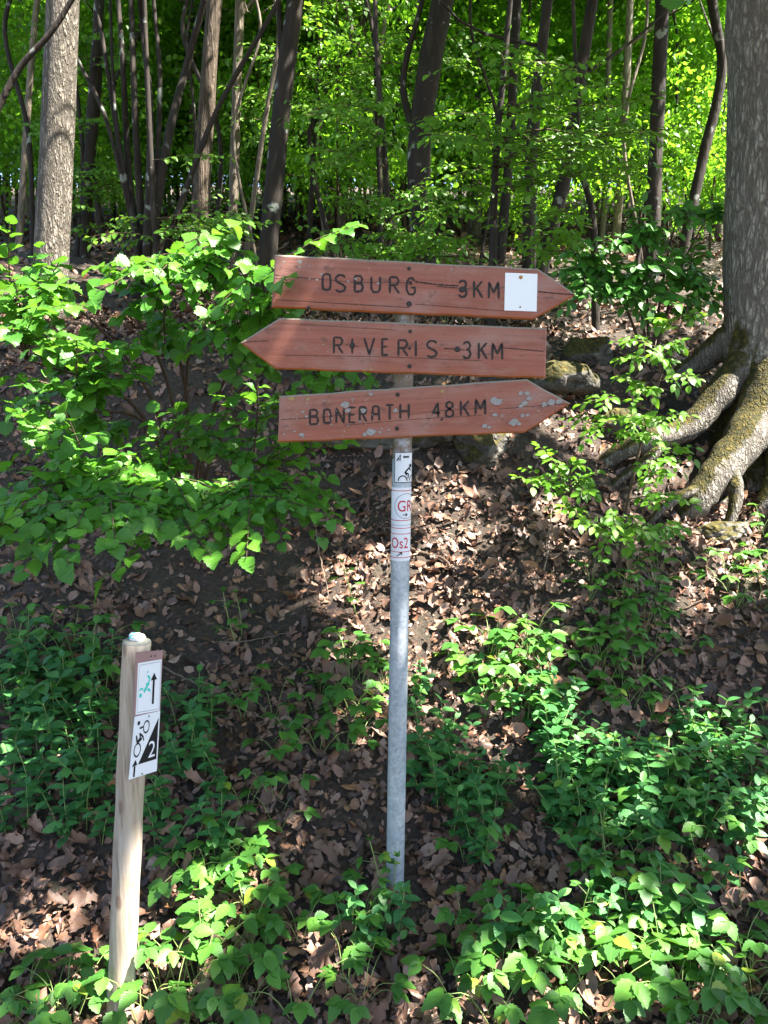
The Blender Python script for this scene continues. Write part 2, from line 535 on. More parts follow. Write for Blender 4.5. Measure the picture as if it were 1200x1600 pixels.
# ------------------------------------------------------------------ ground
def axis(lo, hi, a, b, fine, growth=1.25):
    c = list(np.arange(a, b, fine)); s = fine; x = b
    while x < hi: c.append(x); s *= growth; x += s
    c.append(hi); s = fine; x = a - fine; left = []
    while x > lo: left.append(x); s *= growth; x -= s
    left.append(lo)
    return np.array(left[::-1] + c)
gx, gy = axis(-90, 90, -4, 4.5, .05), axis(-60, 90, .8, 7, .045)
XX, YY = np.meshgrid(gx, gy)
ZZ = H(XX, YY)
nx = len(gx)
I = np.arange(len(gx) * len(gy)).reshape(len(gy), nx)
GF = np.stack([I[:-1, :-1], I[:-1, 1:], I[1:, 1:], I[1:, :-1]], -1).reshape(-1, 4)
ground = tag(link('ground', mesh_np('ground', np.stack([XX, YY, ZZ], -1).reshape(-1, 3), GF, [M['soil']], True)), kind='structure')

def litter(n, x0, x1, y0, y1, smin, smax, lift=.03):
    x = rng.uniform(x0, x1, n); y = y0 + (y1 - y0) * rng.random(n) ** 1.15
    N = ground_normal(x, y)
    bare = ((x > .7) & (y > 5.0) & (y < 7.2)) | ((x < -.32) & (y > 3.0) & (y < 4.7)) | ((y > 4.25) & (y < 5.05))
    ok = ~bare | (rng.random(n) < .45) | (vnoise(np.stack([x, y, x * 0], -1) * 2.2, 31) > .45)
    x, y, N = x[ok], y[ok], N[ok]; n = len(x)
    z = H(x, y) + rng.random(n) ** 2 * lift + .004
    P = np.stack([x, y, z], -1)
    Nn = N + rng.normal(0, 1, (n, 3)) * rng.uniform(.08, .45, (n, 1))
    D = rng.normal(0, 1, (n, 3)); D -= N * (D * N).sum(1, keepdims=True)
    return P, D, Nn, smin + (smax - smin) * rng.random(n) ** 1.35

P, D, N_, S = litter(56000, -3.6, 4.2, 1.35, 6.4, .018, .085)
# near leaves that show largest are single objects
d2 = np.linalg.norm(P - np.array(CAM), axis=1)
rel = P - np.array(CAM)
dep = rel @ np.array(FWD); uu = 600 + FPX * rel[:, 0] / dep; vv = 800 - FPX * (rel @ np.array(UP)) / dep
inview = (uu > 0) & (uu < 1200) & (vv > 0) & (vv < 1600)
app = np.where(inview, S / d2, 0)
near = np.argsort(-app)[:300]
far = np.setdiff1d(np.arange(len(P)), near)
R = frames(D, N_)
for i in near:
    o = link('fallen_leaf', random.choice(LMESH['deadoak'] + LMESH['deadbeech'][:1]), ground)
    o.matrix_local = Matrix.Translation(Vector(P[i]) + Vector((0, 0, .016))) @ Matrix(R[i].tolist()).to_4x4() @ Matrix.Scale(S[i] * 1.05, 4)
h = far[: len(far) // 2]; g = far[len(far) // 2:]
for kind, sel in (('deadoak', h), ('deadbeech', g)):
    V, F, U = joined_leaves(kind, P[sel], D[sel], N_[sel], S[sel])
    tag(link('leaf_litter', mesh_np('leaf_litter', V, F, [M['litter']], True, U), ground), kind='stuff')
P, D, N_, S = litter(9000, -9, 9, 6.0, 18, .07, .13, .05)
V, F, U = joined_leaves('deadbeech', P, D, N_, S)
tag(link('leaf_litter', mesh_np('leaf_litter', V, F, [M['litter']], True, U), ground), kind='stuff')

# ------------------------------------------------------------------ signpost
def wood_paint():
    t = NT('faded_red_wood_stain')
    v = t.coords('Object', (1.6, 20, 30))
    g1 = t.noise(v, 2.2, 6, .65, .6)
    v2 = t.coords('Object', (6, 60, 160))
    g2 = t.noise(v2, 2.0, 4, .7)
    v3 = t.coords('Object', (2.2, 4, 5)); b = t.noise(v3, 2.4, 5, .6)
    c = t.ramp(g1, [(.2, (.185, .058, .036)), (.48, (.275, .090, .056)), (.75, (.34, .125, .082))])
    c = t.mix(t.ramp(b, [(.50, 0), (.72, .6)]), c, (.33, .20, .165))
    c = t.mix(t.ramp(g2, [(.58, 0), (.80, .35)]), c, (.14, .06, .042))
    so = t.new('ShaderNodeSeparateXYZ'); t.link(t.coords('Object'), so.inputs[0])
    wz = t.math('ADD', t.math('MULTIPLY', so.outputs[2], 3.2), t.noise(t.coords('Object', (3, 6, 9)), 2.0, 5, .6))
    c = t.mix(t.ramp(wz, [(.55, 0), (.95, .5)]), c, (.27, .165, .13))
    c = t.mix(t.ramp(wz, [(.12, .55), (.34, 0)]), c, (.30, .085, .03))
    bl = t.noise(t.coords('Object', (9, 9, 12)), 3.0, 6, .7)
    c = t.mix(t.ramp(bl, [(.60, 0), (.68, .3)]), c, (.36, .23, .18))
    sc = t.noise(t.coords('Object', (7, 20, 16)), 2.4, 5, .65)
    c = t.mix(t.ramp(sc, [(.59, 0), (.68, .6)]), c, (.075, .045, .035))
    t.base(c)
    t.bump(t.math('ADD', g2, t.math('MULTIPLY', g1, .6)), .30, .003)
    t.set(Roughness=.62); t.p.inputs['Specular IOR Level'].default_value = .35
    return t.m
M['board'] = wood_paint()
def simple(name, c, rough=.6, var=.25, scale=40, metal=0.0, bump=.15, spec=None):
    t = NT(name); n = t.noise(t.coords('Object'), scale, 5, .6)
    t.base(t.mix(t.math('MULTIPLY', n, var * 2), c, tuple(x * .45 for x in c)))
    if bump: t.bump(n, bump, .003)
    t.set(Roughness=rough, Metallic=metal)
    if spec is not None: t.p.inputs['Specular IOR Level'].default_value = spec
    return t.m
M['edge_grey'] = simple('weathered_end_grain', (.30, .25, .19), .85, .45, 60)
M['edge_orange'] = simple('fresh_orange_wood_stain', (.40, .105, .022), .5, .35, 30)
M['groove'] = simple('dark_routed_groove', (.030, .020, .016), .8, .3, 80)
M['lichen'] = simple('pale_lichen', (.46, .44, .40), .9, .75, 240, 0, .6)
M['lichen_yellow'] = simple('ochre_lichen', (.42, .28, .11), .9, .4, 160, 0, .6)
M['bolt'] = simple('dark_bolt', (.035, .03, .028), .5, .2, 50, .6)
M['paper'] = simple('white_laminated_paper', (.80, .80, .79), .35, .03, 20, 0, 0)
M['rust_shade'] = simple('rusty_pin', (.45, .20, .05), .6, .3, 80)
M['white'] = simple('white_vinyl', (.72, .72, .73), .75, .06, 30, 0, 0, .15)
M['red'] = simple('red_print', (.50, .012, .025), .75, .05, 30, 0, 0, .15)
M['black'] = simple('black_print', (.018, .018, .018), .75, .1, 30, 0, 0, .15)
M['cyan'] = simple('turquoise_print', (.05, .52, .45), .75, .1, 30, 0, 0, .15)
M['grey_print'] = simple('grey_print', (.25, .25, .27), .75, .1, 30, 0, 0, .15)

def galv():
    t = NT('galvanised_steel')
    v = t.coords('Object')
    vo = t.new('ShaderNodeTexVoronoi'); vo.inputs['Scale'].default_value = 95; t.link(v, vo.inputs['Vector'])
    n = t.noise(v, 14, 5)
    c = t.mix(t.ramp(n, [(.3, 0), (.7, 1)]), (.30, .34, .39), (.46, .49, .52))
    bw = t.new('ShaderNodeRGBToBW'); t.link(vo.outputs['Color'], bw.inputs[0])
    c = t.mix(.22, c, bw.outputs[0], 'OVERLAY')
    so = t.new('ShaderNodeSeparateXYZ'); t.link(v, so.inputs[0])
    rust_shade = t.math('MULTIPLY', t.ramp(t.noise(v, 28, 5, .7), [(.30, 0), (.52, 1)]), t.ramp(so.outputs[2], [(0, 0), (1, 1)]))
    c = t.mix(t.math('MULTIPLY', rust_shade, t.math('GREATER_THAN', so.outputs[2], 1.47)), c, (.15, .105, .075))  # browns the upper pole: rust, with the boards' shadow painted into the colour
    t.base(c); t.bump(n, .1, .002)
    t.set(Roughness=.5, Metallic=.35)
    return t.m
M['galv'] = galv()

PB = ground_px(617, 1387)
PBY = PB.y
PT = at(633, 425, PBY)
PR = 0.0305
post = thing('signpost', PB, 'tall galvanised steel signpost carrying three red wooden arrow boards', 'signpost')
axisv = (PT - PB)
def pole_at(z):
    return PB + axisv * ((z - PB.z) / axisv.z)
prof = [(-.25, PR), (axisv.length - .004, PR), (axisv.length, PR - .004), (axisv.length, .0005)]
NS = 40
q = axisv.normalized()
pa = q.cross(Vector((0, 1, 0))).normalized(); pb = q.cross(pa)
V, F = [], []
for hh, r in [(-.25 + i * (axisv.length + .246) / 24, PR) for i in range(25)] + prof[2:]:
    for k in range(NS):
        w = 2 * math.pi * k / NS
        V.append(q * hh + (pa * math.cos(w) + pb * math.sin(w)) * r)
for i in range(26):
    for k in range(NS):
        F.append((i * NS + k, i * NS + (k + 1) % NS, (i + 1) * NS + (k + 1) % NS, (i + 1) * NS + k))
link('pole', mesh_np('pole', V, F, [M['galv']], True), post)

# stroke letters in a unit box, y up
GLY = {
 'O': [[(.5, 1), (.12, .93), (.05, .6), (.05, .35), (.14, .06), (.5, 0), (.86, .06), (.95, .35), (.95, .6), (.86, .93), (.5, 1)]],
 'S': [[(.95, .86), (.7, .99), (.35, 1), (.08, .85), (.1, .66), (.35, .54), (.75, .42), (.95, .25), (.8, .06), (.4, 0), (.05, .12)]],
 'B': [[(.08, 0), (.08, 1)], [(.08, 1), (.7, .98), (.9, .8), (.75, .58), (.08, .53)], [(.08, .53), (.8, .5), (.97, .28), (.8, .04), (.08, 0)]],
 'U': [[(.06, 1), (.06, .25), (.25, .02), (.75, .02), (.94, .25), (.94, 1)]],
 'R': [[(.08, 0), (.08, 1)], [(.08, 1), (.75, .97), (.93, .76), (.75, .53), (.08, .48)], [(.45, .48), (.97, 0)]],
 'G': [[(.92, .82), (.65, 1), (.3, .98), (.07, .7), (.06, .3), (.3, .02), (.7, 0), (.93, .12), (.93, .42), (.5, .42)]],
 '3': [[(.06, .85), (.35, 1), (.75, .98), (.93, .78), (.75, .56), (.4, .53)], [(.4, .53), (.8, .5), (.96, .26), (.75, .02), (.3, 0), (.04, .15)]],
 'K': [[(.08, 0), (.08, 1)], [(.95, 1), (.12, .45)], [(.35, .6), (.97, 0)]],
 'M': [[(.05, 0), (.08, 1), (.5, .35), (.92, 1), (.95, 0)]],
 'I': [[(.5, 0), (.5, 1)]],
 'V': [[(.02, 1), (.5, 0), (.98, 1)]],
 'E': [[(.92, 1), (.1, 1), (.1, 0), (.95, 0)], [(.1, .52), (.8, .52)]],
 'N': [[(.06, 0), (.08, 1), (.92, 0), (.94, 1)]],
 'A': [[(.04, 0), (.15, .9), (.3, 1), (.7, 1), (.85, .9), (.96, 0)], [(.1, .45), (.9, .45)]],
 'T': [[(.02, 1), (.98, 1)], [(.5, 1), (.5, 0)]],
 'H': [[(.06, 0), (.06, 1)], [(.94, 0), (.94, 1)], [(.06, .5), (.94, .5)]],
 '4': [[(.75, 0), (.7, 1), (.05, .32), (.98, .32)]],
 ',': [[(.7, .22), (.3, -.22)]],
 '8': [[(.5, .54), (.15, .68), (.15, .9), (.5, 1), (.85, .9), (.85, .68), (.5, .54), (.08, .36), (.1, .1), (.5, 0), (.9, .1), (.92, .36), (.5, .54)]],
}

def ribbon(pts, w, wob=0.0, taper=True):
    """strip of width w along 2-D polyline -> V2, F"""
    P = [np.array(p, float) for p in pts]
    # resample
    Q = []
    for a, b in zip(P[:-1], P[1:]):
        k = max(2, int(np.linalg.norm(b - a) / (w * .8)))
        Q += [a + (b - a) * i / k for i in range(k)]
    Q.append(P[-1])
    V, F = [], []
    closed = np.linalg.norm(Q[0] - Q[-1]) < 1e-6
    n = len(Q)
    for i in range(n):
        if closed: t = Q[(i + 1) % (n - 1)] - Q[(i - 1) % (n - 1)]
        else: t = Q[min(i + 1, n - 1)] - Q[max(i - 1, 0)]
        t /= np.linalg.norm(t) + 1e-9
        nn = np.array([-t[1], t[0]])
        ww = w * .5 * (1 + random.uniform(-wob, wob))
        if taper and not closed and i in (0, n - 1): ww *= .55
        V += [Q[i] + nn * ww, Q[i] - nn * ww]
    for i in range(n - 1):
        F.append((2 * i, 2 * i + 1, 2 * i + 3, 2 * i + 2))
    return V, F

cr = lambda x, y: (360 + x * .46667, 380 + y * .46667)          # pixel of the enlarged detail -> photograph pixel
BY = PBY - PR - .030                                              # plane of the board fronts

def inset(poly, d):
    n = len(poly); out = []
    c = sum(poly, Vector((0, 0))) / n
    for i in range(n):
        a, b, e = poly[i - 1], poly[i], poly[(i + 1) % n]
        t1, t2 = (b - a).normalized(), (e - b).normalized()
        n1, n2 = Vector((-t1.y, t1.x)), Vector((-t2.y, t2.x))
        if n1.dot(c - b) < 0: n1 = -n1
        if n2.dot(c - b) < 0: n2 = -n2
        m = (n1 + n2).normalized()
        out.append(b + m * (d / max(.3, m.dot(n1))))
    return out

def make_board(corners, words, label, cracks, bolts, lichens, knots=()):
    """corners in detail pixels, clockwise from top left"""
    W = [at(*cr(*c), BY) for c in corners]
    ctr = sum(W, Vector()) / len(W)
    k0, k1 = (0, 1)
    dv = W[k1] - W[k0]
    ang = math.atan2(dv.z, dv.x)
    ca, sa = math.cos(ang), math.sin(ang)
    loc = lambda w: Vector(((w.x - ctr.x) * ca + (w.z - ctr.z) * sa, -(w.x - ctr.x) * sa + (w.z - ctr.z) * ca))
    L2 = lambda x, y: loc(at(*cr(x, y), BY))
    poly = [loc(w) for w in W]
    # split long edges so that they can be a little uneven
    pp = []
    for i in range(len(poly)):
        a, b = poly[i], poly[(i + 1) % len(poly)]
        k = max(1, int((b - a).length / .05))
        t = (b - a).normalized(); nn = Vector((-t.y, t.x))
        for j in range(k):
            pp.append(a.lerp(b, j / k) + (nn * random.uniform(-.0013, .0013) if j else Vector((0, 0))))
    fr, n = inset(pp, .0045), len(pp)
    th = .026
    V = [(p.x, 0, p.y) for p in fr] + [(p.x, .004, p.y) for p in pp] + [(p.x, th, p.y) for p in pp]
    F = [tuple(range(n))]; mi = [0]
    for i in range(n):
        j = (i + 1) % n
        e = (pp[j] - pp[i]).normalized()
        below = e.x < -.35
        F += [(i, n + i, n + j, j), (n + i, 2 * n + i, 2 * n + j, n + j)]
        up = e.x > .35
        mi += [2 if below else (1 if up else 0), 2 if below else 1]
    F.append(tuple(2 * n + i for i in range(n - 1, -1, -1))); mi.append(0)
    me = mesh_np('sign_board', V, F, [M['board'], M['edge_grey'], M['edge_orange']], midx=mi)
    b = link('sign_board', me, post)
    b.location = ctr - PB
    b.rotation_euler = (0, -ang, 0)
    b['label'] = label
    pxm = .00195                                                  # metres per photograph pixel at this distance
    depth = [0.0]
    def flat(name, polys, mat, lift=.0006):
        g = Geo()
        for V2, F2 in polys:
            depth[0] += .00004
            g.add([(v[0], -lift - depth[0], v[1]) for v in V2], F2)
        return g.build(name, [mat], b)
    for text, boxes in words:
        polys = []
        for ch, (x0, x1, y0, y1) in zip(text, boxes):
            for st in GLY[ch]:
                pts = [L2(x0 + X * (x1 - x0), y1 + (y0 - y1) * Y) for X, Y in st]
                polys.append(ribbon([(p.x, p.y) for p in pts], .0068, .17))
        o = flat('lettering', polys, M['groove'])
    for c in cracks:
        pts = [L2(x, y) for x, y in c[:-1]]
        flat('crack', [ribbon([(p.x, p.y + random.uniform(-.0012, .0012)) for p in pts], c[-1], .5)], M['groove'])
    for x, y, r in bolts:
        p = L2(x, y); rr = r * .46667 * pxm
        g = Geo()
        ring = [(math.cos(a) * rr, math.sin(a) * rr) for a in [k * math.pi / 5 for k in range(10)]]
        Vb = [(p.x + a, -.0005, p.y + c) for a, c in ring] + [(p.x + a * .8, -.004, p.y + c * .8) for a, c in ring]
        g.add(Vb, [tuple(range(19, 9, -1))] + [(k, (k + 1) % 10, 10 + (k + 1) % 10, 10 + k) for k in range(10)])
        g.build('bolt', [M['bolt']], b)
    polys, polysy = [], []
    for x, y, r, yel in lichens:
        p = L2(x, y); rr = r * .46667 * pxm * (.85 if r >= 5 else 1)
        ring = [(p.x + rr * random.uniform(.55, 1.15) * 1.15 * math.cos(a), p.y + rr * random.uniform(.55, 1.1) * .85 * math.sin(a)) for a in [k * math.pi / 7 for k in range(14)]]
        if r >= 5: flat('lichen', [(ring, [tuple(range(14))])], M['lichen_yellow' if yel else 'lichen'], .0012)
        else: polys.append((ring, [tuple(range(14))]))
    if polys: tag(flat('lichen', polys, M['lichen'], .0012), kind='stuff')
    return b, L2, flat

rb = lambda n, x0, x1, y0, y1, r0, r1: [(random.uniform(x0, x1), random.uniform(y0, y1), random.uniform(r0, r1), random.random() < .12) for _ in range(n)]
b1, L2, flat = make_board([(148, 38), (1030, 85), (1158, 172), (1015, 255), (137, 215)],
    [('OSBURG', [(307, 337, 103, 157), (350, 387, 107, 163), (414, 445, 109, 163), (470, 503, 112, 165), (531, 566, 113, 168), (588, 620, 117, 172)]),
     ('3KM', [(763, 792, 126, 180), (813, 845, 127, 183), (863, 900, 131, 185)])],
    'top arrow board reading OSBURG 3KM with a white paper pinned near its tip',
    [((146, 108), (220, 114), (300, 122), .0018), ((300, 122), (420, 130), (600, 133), .0014), ((618, 130), (690, 137), (765, 142), .0035), ((690, 144), (740, 149), (800, 152), .0022),
     ((1030, 161), (1085, 168), (1150, 172), .0032), ((150, 188), (400, 205), (600, 215), .0016), ((620, 205), (800, 217), (915, 226), .0012)],
    [(598, 85, 6), (598, 203, 9), (776, 155, 10), (603, 133, 6), (262, 216, 6)],
    [(232, 62, 9, 0), (232, 80, 5, 0), (265, 118, 5, 0), (305, 105, 5, 0), (290, 123, 5, 0), (395, 128, 4, 0), (420, 120, 6, 0), (495, 135, 6, 0), (264, 77, 3, 0), (1000, 88, 6, 0), (940, 82, 5, 0), (180, 62, 3, 0), (740, 88, 4, 0)] + rb(10, 160, 900, 90, 200, 1, 2.4))
pap = [L2(920, 99), L2(1028, 103), L2(1025, 229), L2(917, 225)]
g = Geo(); g.add([(p.x, -.0016, p.y) for p in pap] + [(p.x, -.0004, p.y) for p in pap], [(0, 1, 2, 3), (0, 4, 5, 1), (1, 5, 6, 2), (2, 6, 7, 3), (3, 7, 4, 0)])
po = g.build('paper_notice', [M['paper']], b1); po['label'] = 'blank white paper pinned to the board'
for x, y, r in ((972, 114, 5.5), (970, 214, 2.5)):
    p = L2(x, y); rr = r * .0009
    g = Geo(); g.add([(p.x + rr * math.cos(k * .785), -.0035, p.y + rr * math.sin(k * .785)) for k in range(8)] + [(p.x + rr * 1.2 * math.cos(k * .785), -.0017, p.y + rr * 1.2 * math.sin(k * .785)) for k in range(8)], [tuple(range(8))] + [(k, (k + 1) % 8, 8 + (k + 1) % 8, 8 + k) for k in range(8)])
    g.build('pin', [M['rust_shade']], b1)
make_board([(165, 250), (1060, 284), (1056, 453), (150, 421), (33, 333)],
    [('RIVERIS', [(344, 378, 315, 369), (396, 420, 318, 370), (447, 483, 317, 372), (506, 530, 321, 374), (560, 595, 324, 378), (611, 631, 326, 379), (656, 693, 327, 382)]),
     ('3KM', [(778, 805, 331, 385), (829, 860, 333, 388), (875, 912, 335, 390)])],
    'middle arrow board reading RIVERIS 3KM, pointing the opposite way',
    [((40, 333), (80, 327), (130, 326), .002), ((385, 338), (408, 342), (432, 347), .0015), ((712, 352), (745, 354), (785, 357), .0022), ((905, 350), (960, 353), (1050, 363), .0024), ((180, 376), (500, 380), (840, 392), .0011), ((170, 268), (560, 290), .0009)],
    [(602, 295, 6), (600, 352, 5), (600, 412, 7), (408, 342, 9), (760, 355, 9.5)],
    [(470, 423, 6, 1), (450, 425, 5, 1), (380, 258, 3, 0), (310, 340, 3, 0), (240, 262, 3, 0)] + rb(8, 180, 1040, 300, 420, 1, 2))
make_board([(163, 512), (993, 455), (1140, 537), (985, 635), (158, 668)],
    [('BONERATH', [(264, 295, 557, 607), (311, 337, 556, 603), (353, 382, 553, 602), (396, 421, 550, 600), (431, 457, 548, 597), (473, 500, 546, 594), (519, 548, 542, 591), (567, 599, 538, 587)]),
     ('4,8KM', [(676, 703, 535, 583), (700, 716, 575, 590), (719, 748, 531, 582), (769, 800, 528, 578), (819, 855, 523, 573)])],
    'bottom arrow board reading BONERATH 4,8KM, blotched with pale lichen',
    [((170, 590), (300, 582), (420, 570), .0014), ((380, 610), (600, 590), (840, 575), .0012), ((600, 575), (700, 560), (850, 553), .0012), ((900, 555), (1000, 545), (1130, 538), .0014)],
    [(560, 507, 7), (558, 621, 7)],
    [(385, 540, 16, 0), (392, 560, 13, 0), (470, 505, 9, 0), (205, 520, 12, 1), (260, 522, 9, 1), (890, 530, 22, 0), (972, 503, 10, 0), (992, 503, 10, 0), (1000, 520, 12, 0), (985, 535, 12, 0), (972, 545, 9, 0), (978, 577, 9, 0), (995, 575, 7, 0), (948, 600, 17, 0), (965, 605, 9, 0), (850, 612, 12, 0), (865, 616, 7, 0), (470, 632, 18, 0), (450, 640, 10, 0), (500, 632, 6, 0), (530, 625, 5, 0), (240, 643, 11, 0), (553, 560, 10, 0), (445, 560, 12, 0), (243, 565, 7, 0), (1075, 532, 16, 0), (1100, 530, 14, 0), (1050, 540, 12, 0), (885, 575, 10, 0), (710, 495, 9, 1), (255, 580, 7, 0), (215, 630, 4, 0), (180, 640, 5, 0)] + rb(45, 175, 520, 520, 650, 1.2, 3.5) + rb(25, 850, 1110, 500, 600, 1.2, 3.5))

# stickers wrapped on the pole; arc measured in photograph pixels from the line that faces the camera
def fine_tris(V2, F2, mx=3.0):
    V2 = [tuple(v) for v in V2]
    todo = [(f[0], f[i], f[i + 1]) for f in F2 for i in range(1, len(f) - 1)]
    out, cache = [], {}
    while todo:
        f = todo.pop()
        e = max(range(3), key=lambda k: abs(V2[f[k]][0] - V2[f[(k + 1) % 3]][0]))
        a, b, c = f[e], f[(e + 1) % 3], f[(e + 2) % 3]
        if abs(V2[a][0] - V2[b][0]) <= mx: out.append(f); continue
        key = (min(a, b), max(a, b))
        if key not in cache:
            V2.append(((V2[a][0] + V2[b][0]) / 2, (V2[a][1] + V2[b][1]) / 2)); cache[key] = len(V2) - 1
        m = cache[key]
        todo += [(a, m, c), (m, b, c)]
    return V2, out
def wrap(name, polys, mat, lift, parent):
    """polys: list of (V2 in (arc px, v px), F)"""
    g = Geo()
    for V2, F2 in polys:
        V2, F2 = fine_tris(V2, F2)
        Vo = []
        for a, v in V2:
            w0 = at(628, v, PBY - PR)
            c = pole_at(w0.z)
            th = a / 15.2
            face = math.atan2(c.x, c.y)                            # camera lies this way from the pole
            th2 = th - face
            Vo.append(c + Vector((math.sin(th2), -math.cos(th2), 0)) * (PR + lift))
        g.add(Vo, F2)
    return g.build(name, [mat], parent, off=PB)
def band(a0, a1, v0, v1, n=16):
    V = [(a0 + (a1 - a0) * i / n, v) for v in (v0, v1) for i in range(n + 1)]
    return V, [(i, i + 1, n + 2 + i, n + 1 + i) for i in range(n)]
def text_polys(s, x0, x1, y0, y1):
    """lettering from Blender's built-in font, fitted to a box (y down)"""
    cu = bpy.data.curves.new('t', 'FONT'); cu.body = s; cu.resolution_u = 3
    o = bpy.data.objects.new('t', cu); COL.objects.link(o)
    bpy.context.view_layer.update()
    me = o.evaluated_get(bpy.context.evaluated_depsgraph_get()).to_mesh()
    V = np.array([v.co[:2] for v in me.vertices]); F = [tuple(p.vertices) for p in me.polygons]
    lo, hi = V.min(0), V.max(0)
    V = (V - lo) / (hi - lo)
    V2 = [(x0 + a * (x1 - x0), y1 - b * (y1 - y0)) for a, b in V]
    bpy.data.objects.remove(o); bpy.data.curves.remove(cu)
    return V2, F
def circ(cx, cy_, rx, ry, n=22):
    return [(cx + rx * math.cos(2 * math.pi * k / n), cy_ + ry * math.sin(2 * math.pi * k / n)) for k in range(n)] + [(cx + rx, cy_)]
HALF = math.pi * 15.2
s1 = wrap('sticker', [band(-12, 22, 707, 754)], M['white'], .0006, post); s1['label'] = 'white sticker with a cyclist pictogram and the number 2'
wrap('print', [ribbon([(-12, 707), (22, 707), (22, 754), (-12, 754), (-12, 707)], 1.1)], M['black'], .0010, s1)
arc = [(1.5 + 7 * math.cos(a), 752 - 8.5 * math.sin(a)) for a in [k * math.pi / 9 for k in range(10)]]
arc2 = [(20 + 7 * math.cos(a), 752 - 8.5 * math.sin(a)) for a in [k * math.pi / 9 for k in range(10)]]
wrap('print', [ribbon(arc, 1.8), ribbon(arc2, 1.8), ribbon([(8, 743), (5, 738), (12, 731), (16, 736)], 2.6), ribbon([(5, 738), (11, 741), (10, 748)], 2.2), (circ(15, 728, 3, 3)[:-1], [tuple(range(22))])], M['black'], .0012, s1)
wrap('print', [([(-9, 720), (-2, 709), (-2, 720)], [(0, 1, 2)]), ribbon([(3, 714), (10, 714)], 3), ([(1, 714), (4, 711.5), (4, 716.5)], [(0, 1, 2)]), ([(12, 714), (9, 711.5), (9, 716.5)], [(0, 1, 2)])], M['black'], .0014, s1)
wrap('print', [text_polys('2', -6.2, -2.6, 713, 719.5)], M['white'], .0016, s1)
s2 = wrap('sticker', [band(-HALF, HALF, 762, 820.5, 48)], M['white'], .0006, post); s2['label'] = 'white wrap sticker with a circled red GR'
for y in (766.5, 812.8): wrap('print', [band(-HALF, HALF, y, y + 1.1, 48)], M['red'], .0009, s2)
wrap('print', [ribbon(circ(8.5, 791, 19, 19.5, 40), .9)], M['grey_print'], .0011, s2)
wrap('print', [text_polys('GR', -5.5, 20, 782, 799.5)], M['red'], .0013, s2)
wrap('print', [ribbon([(2, 804.5), (10, 804.5)], 1.3), ribbon([(7, 801.8), (10, 804.5), (7, 807.2)], 1.1)], M['black'], .0015, s2)
s3 = wrap('sticker', [band(-HALF, HALF, 821.6, 877, 48)], M['white'], .0006, post); s3['label'] = 'white wrap sticker reading Os2 in red'
for y in (825, 834, 862, 871): wrap('print', [band(-HALF, HALF, y, y + 1, 48)], M['red'], .0009, s3)
wrap('print', [text_polys('Os2', -16, 12.5, 840, 857)], M['red'], .0012, s3)
wrap('print', [ribbon([(-6, 869.5), (2, 863.5)], 1.4), ribbon([(-2.2, 863.6), (2, 863.5), (1.6, 867.6)], 1.2)], M['black'], .0014, s3)

# ------------------------------------------------------------------ waymark post on the left
def post_wood():
    t = NT('weathered_round_post')
    v = t.coords('Object', (22, 22, 1.6)); a = t.noise(v, 2.2, 5, .6, .5)
    v2 = t.coords('Object', (120, 120, 2.4)); b = t.noise(v2, 1.4, 5, .65)
    big = t.noise(t.coords('Object', (3, 3, 2)), 2.5, 4)
    c = t.ramp(a, [(.28, (.20, .145, .095)), (.5, (.36, .28, .20)), (.72, (.47, .39, .30))])
    c = t.mix(t.ramp(big, [(.5, 0), (.7, .65)]), c, (.40, .37, .34))
    c = t.mix(t.ramp(b, [(.55, 0), (.70, .75)]), c, (.15, .095, .06))
    vo = t.new('ShaderNodeTexVoronoi'); vo.inputs['Scale'].default_value = 1
    mp = t.coords('Object', (13, 13, 6)); t.link(mp, vo.inputs['Vector'])
    k = t.ramp(vo.outputs['Distance'], [(.10, 1), (.17, 0)])
    c = t.mix(t.math('MULTIPLY', k, .75), c, (.17, .105, .065))
    t.base(c); t.bump(b, .4, .003); t.set(Roughness=.7)
    return t.m
M['post'] = post_wood()
M['endgrain'] = simple('grey_end_grain', (.20, .20, .17), .85, .4, 60)
WB = ground_px(188, 1588)
WT = at(213.5, 1003, WB.y + .02)
wp = thing('waymark_post', WB, 'short leaning round wooden post with two cycling signs', 'post')
ax2 = WT - WB
q = ax2.normalized(); pa = q.cross(Vector((0, 1, 0))).normalized(); pb2 = q.cross(pa)
V, F, mi = [], [], []
rings = [(-.2, .0385)] + [(ax2.length * i / 30, .0385 + .001 * math.sin(i)) for i in range(31)] + [(ax2.length + .004, .0355), (ax2.length + .0055, .028), (ax2.length + .005, .0005)]
n = 36
for hh, r in rings:
    for k in range(n):
        w = 2 * math.pi * k / n
        rr = r * (1 + .02 * math.sin(3 * w + hh * 4) + .012 * math.sin(5 * w - hh * 9))
        V.append(q * hh + (pa * math.cos(w) + pb2 * math.sin(w)) * rr)
for i in range(len(rings) - 1):
    for k in range(n):
        F.append((i * n + k, i * n + (k + 1) % n, (i + 1) * n + (k + 1) % n, (i + 1) * n + k)); mi.append(1 if i >= 31 else 0)
link('shaft', mesh_np('shaft', V, F, [M['post'], M['endgrain']], True, midx=mi), wp)

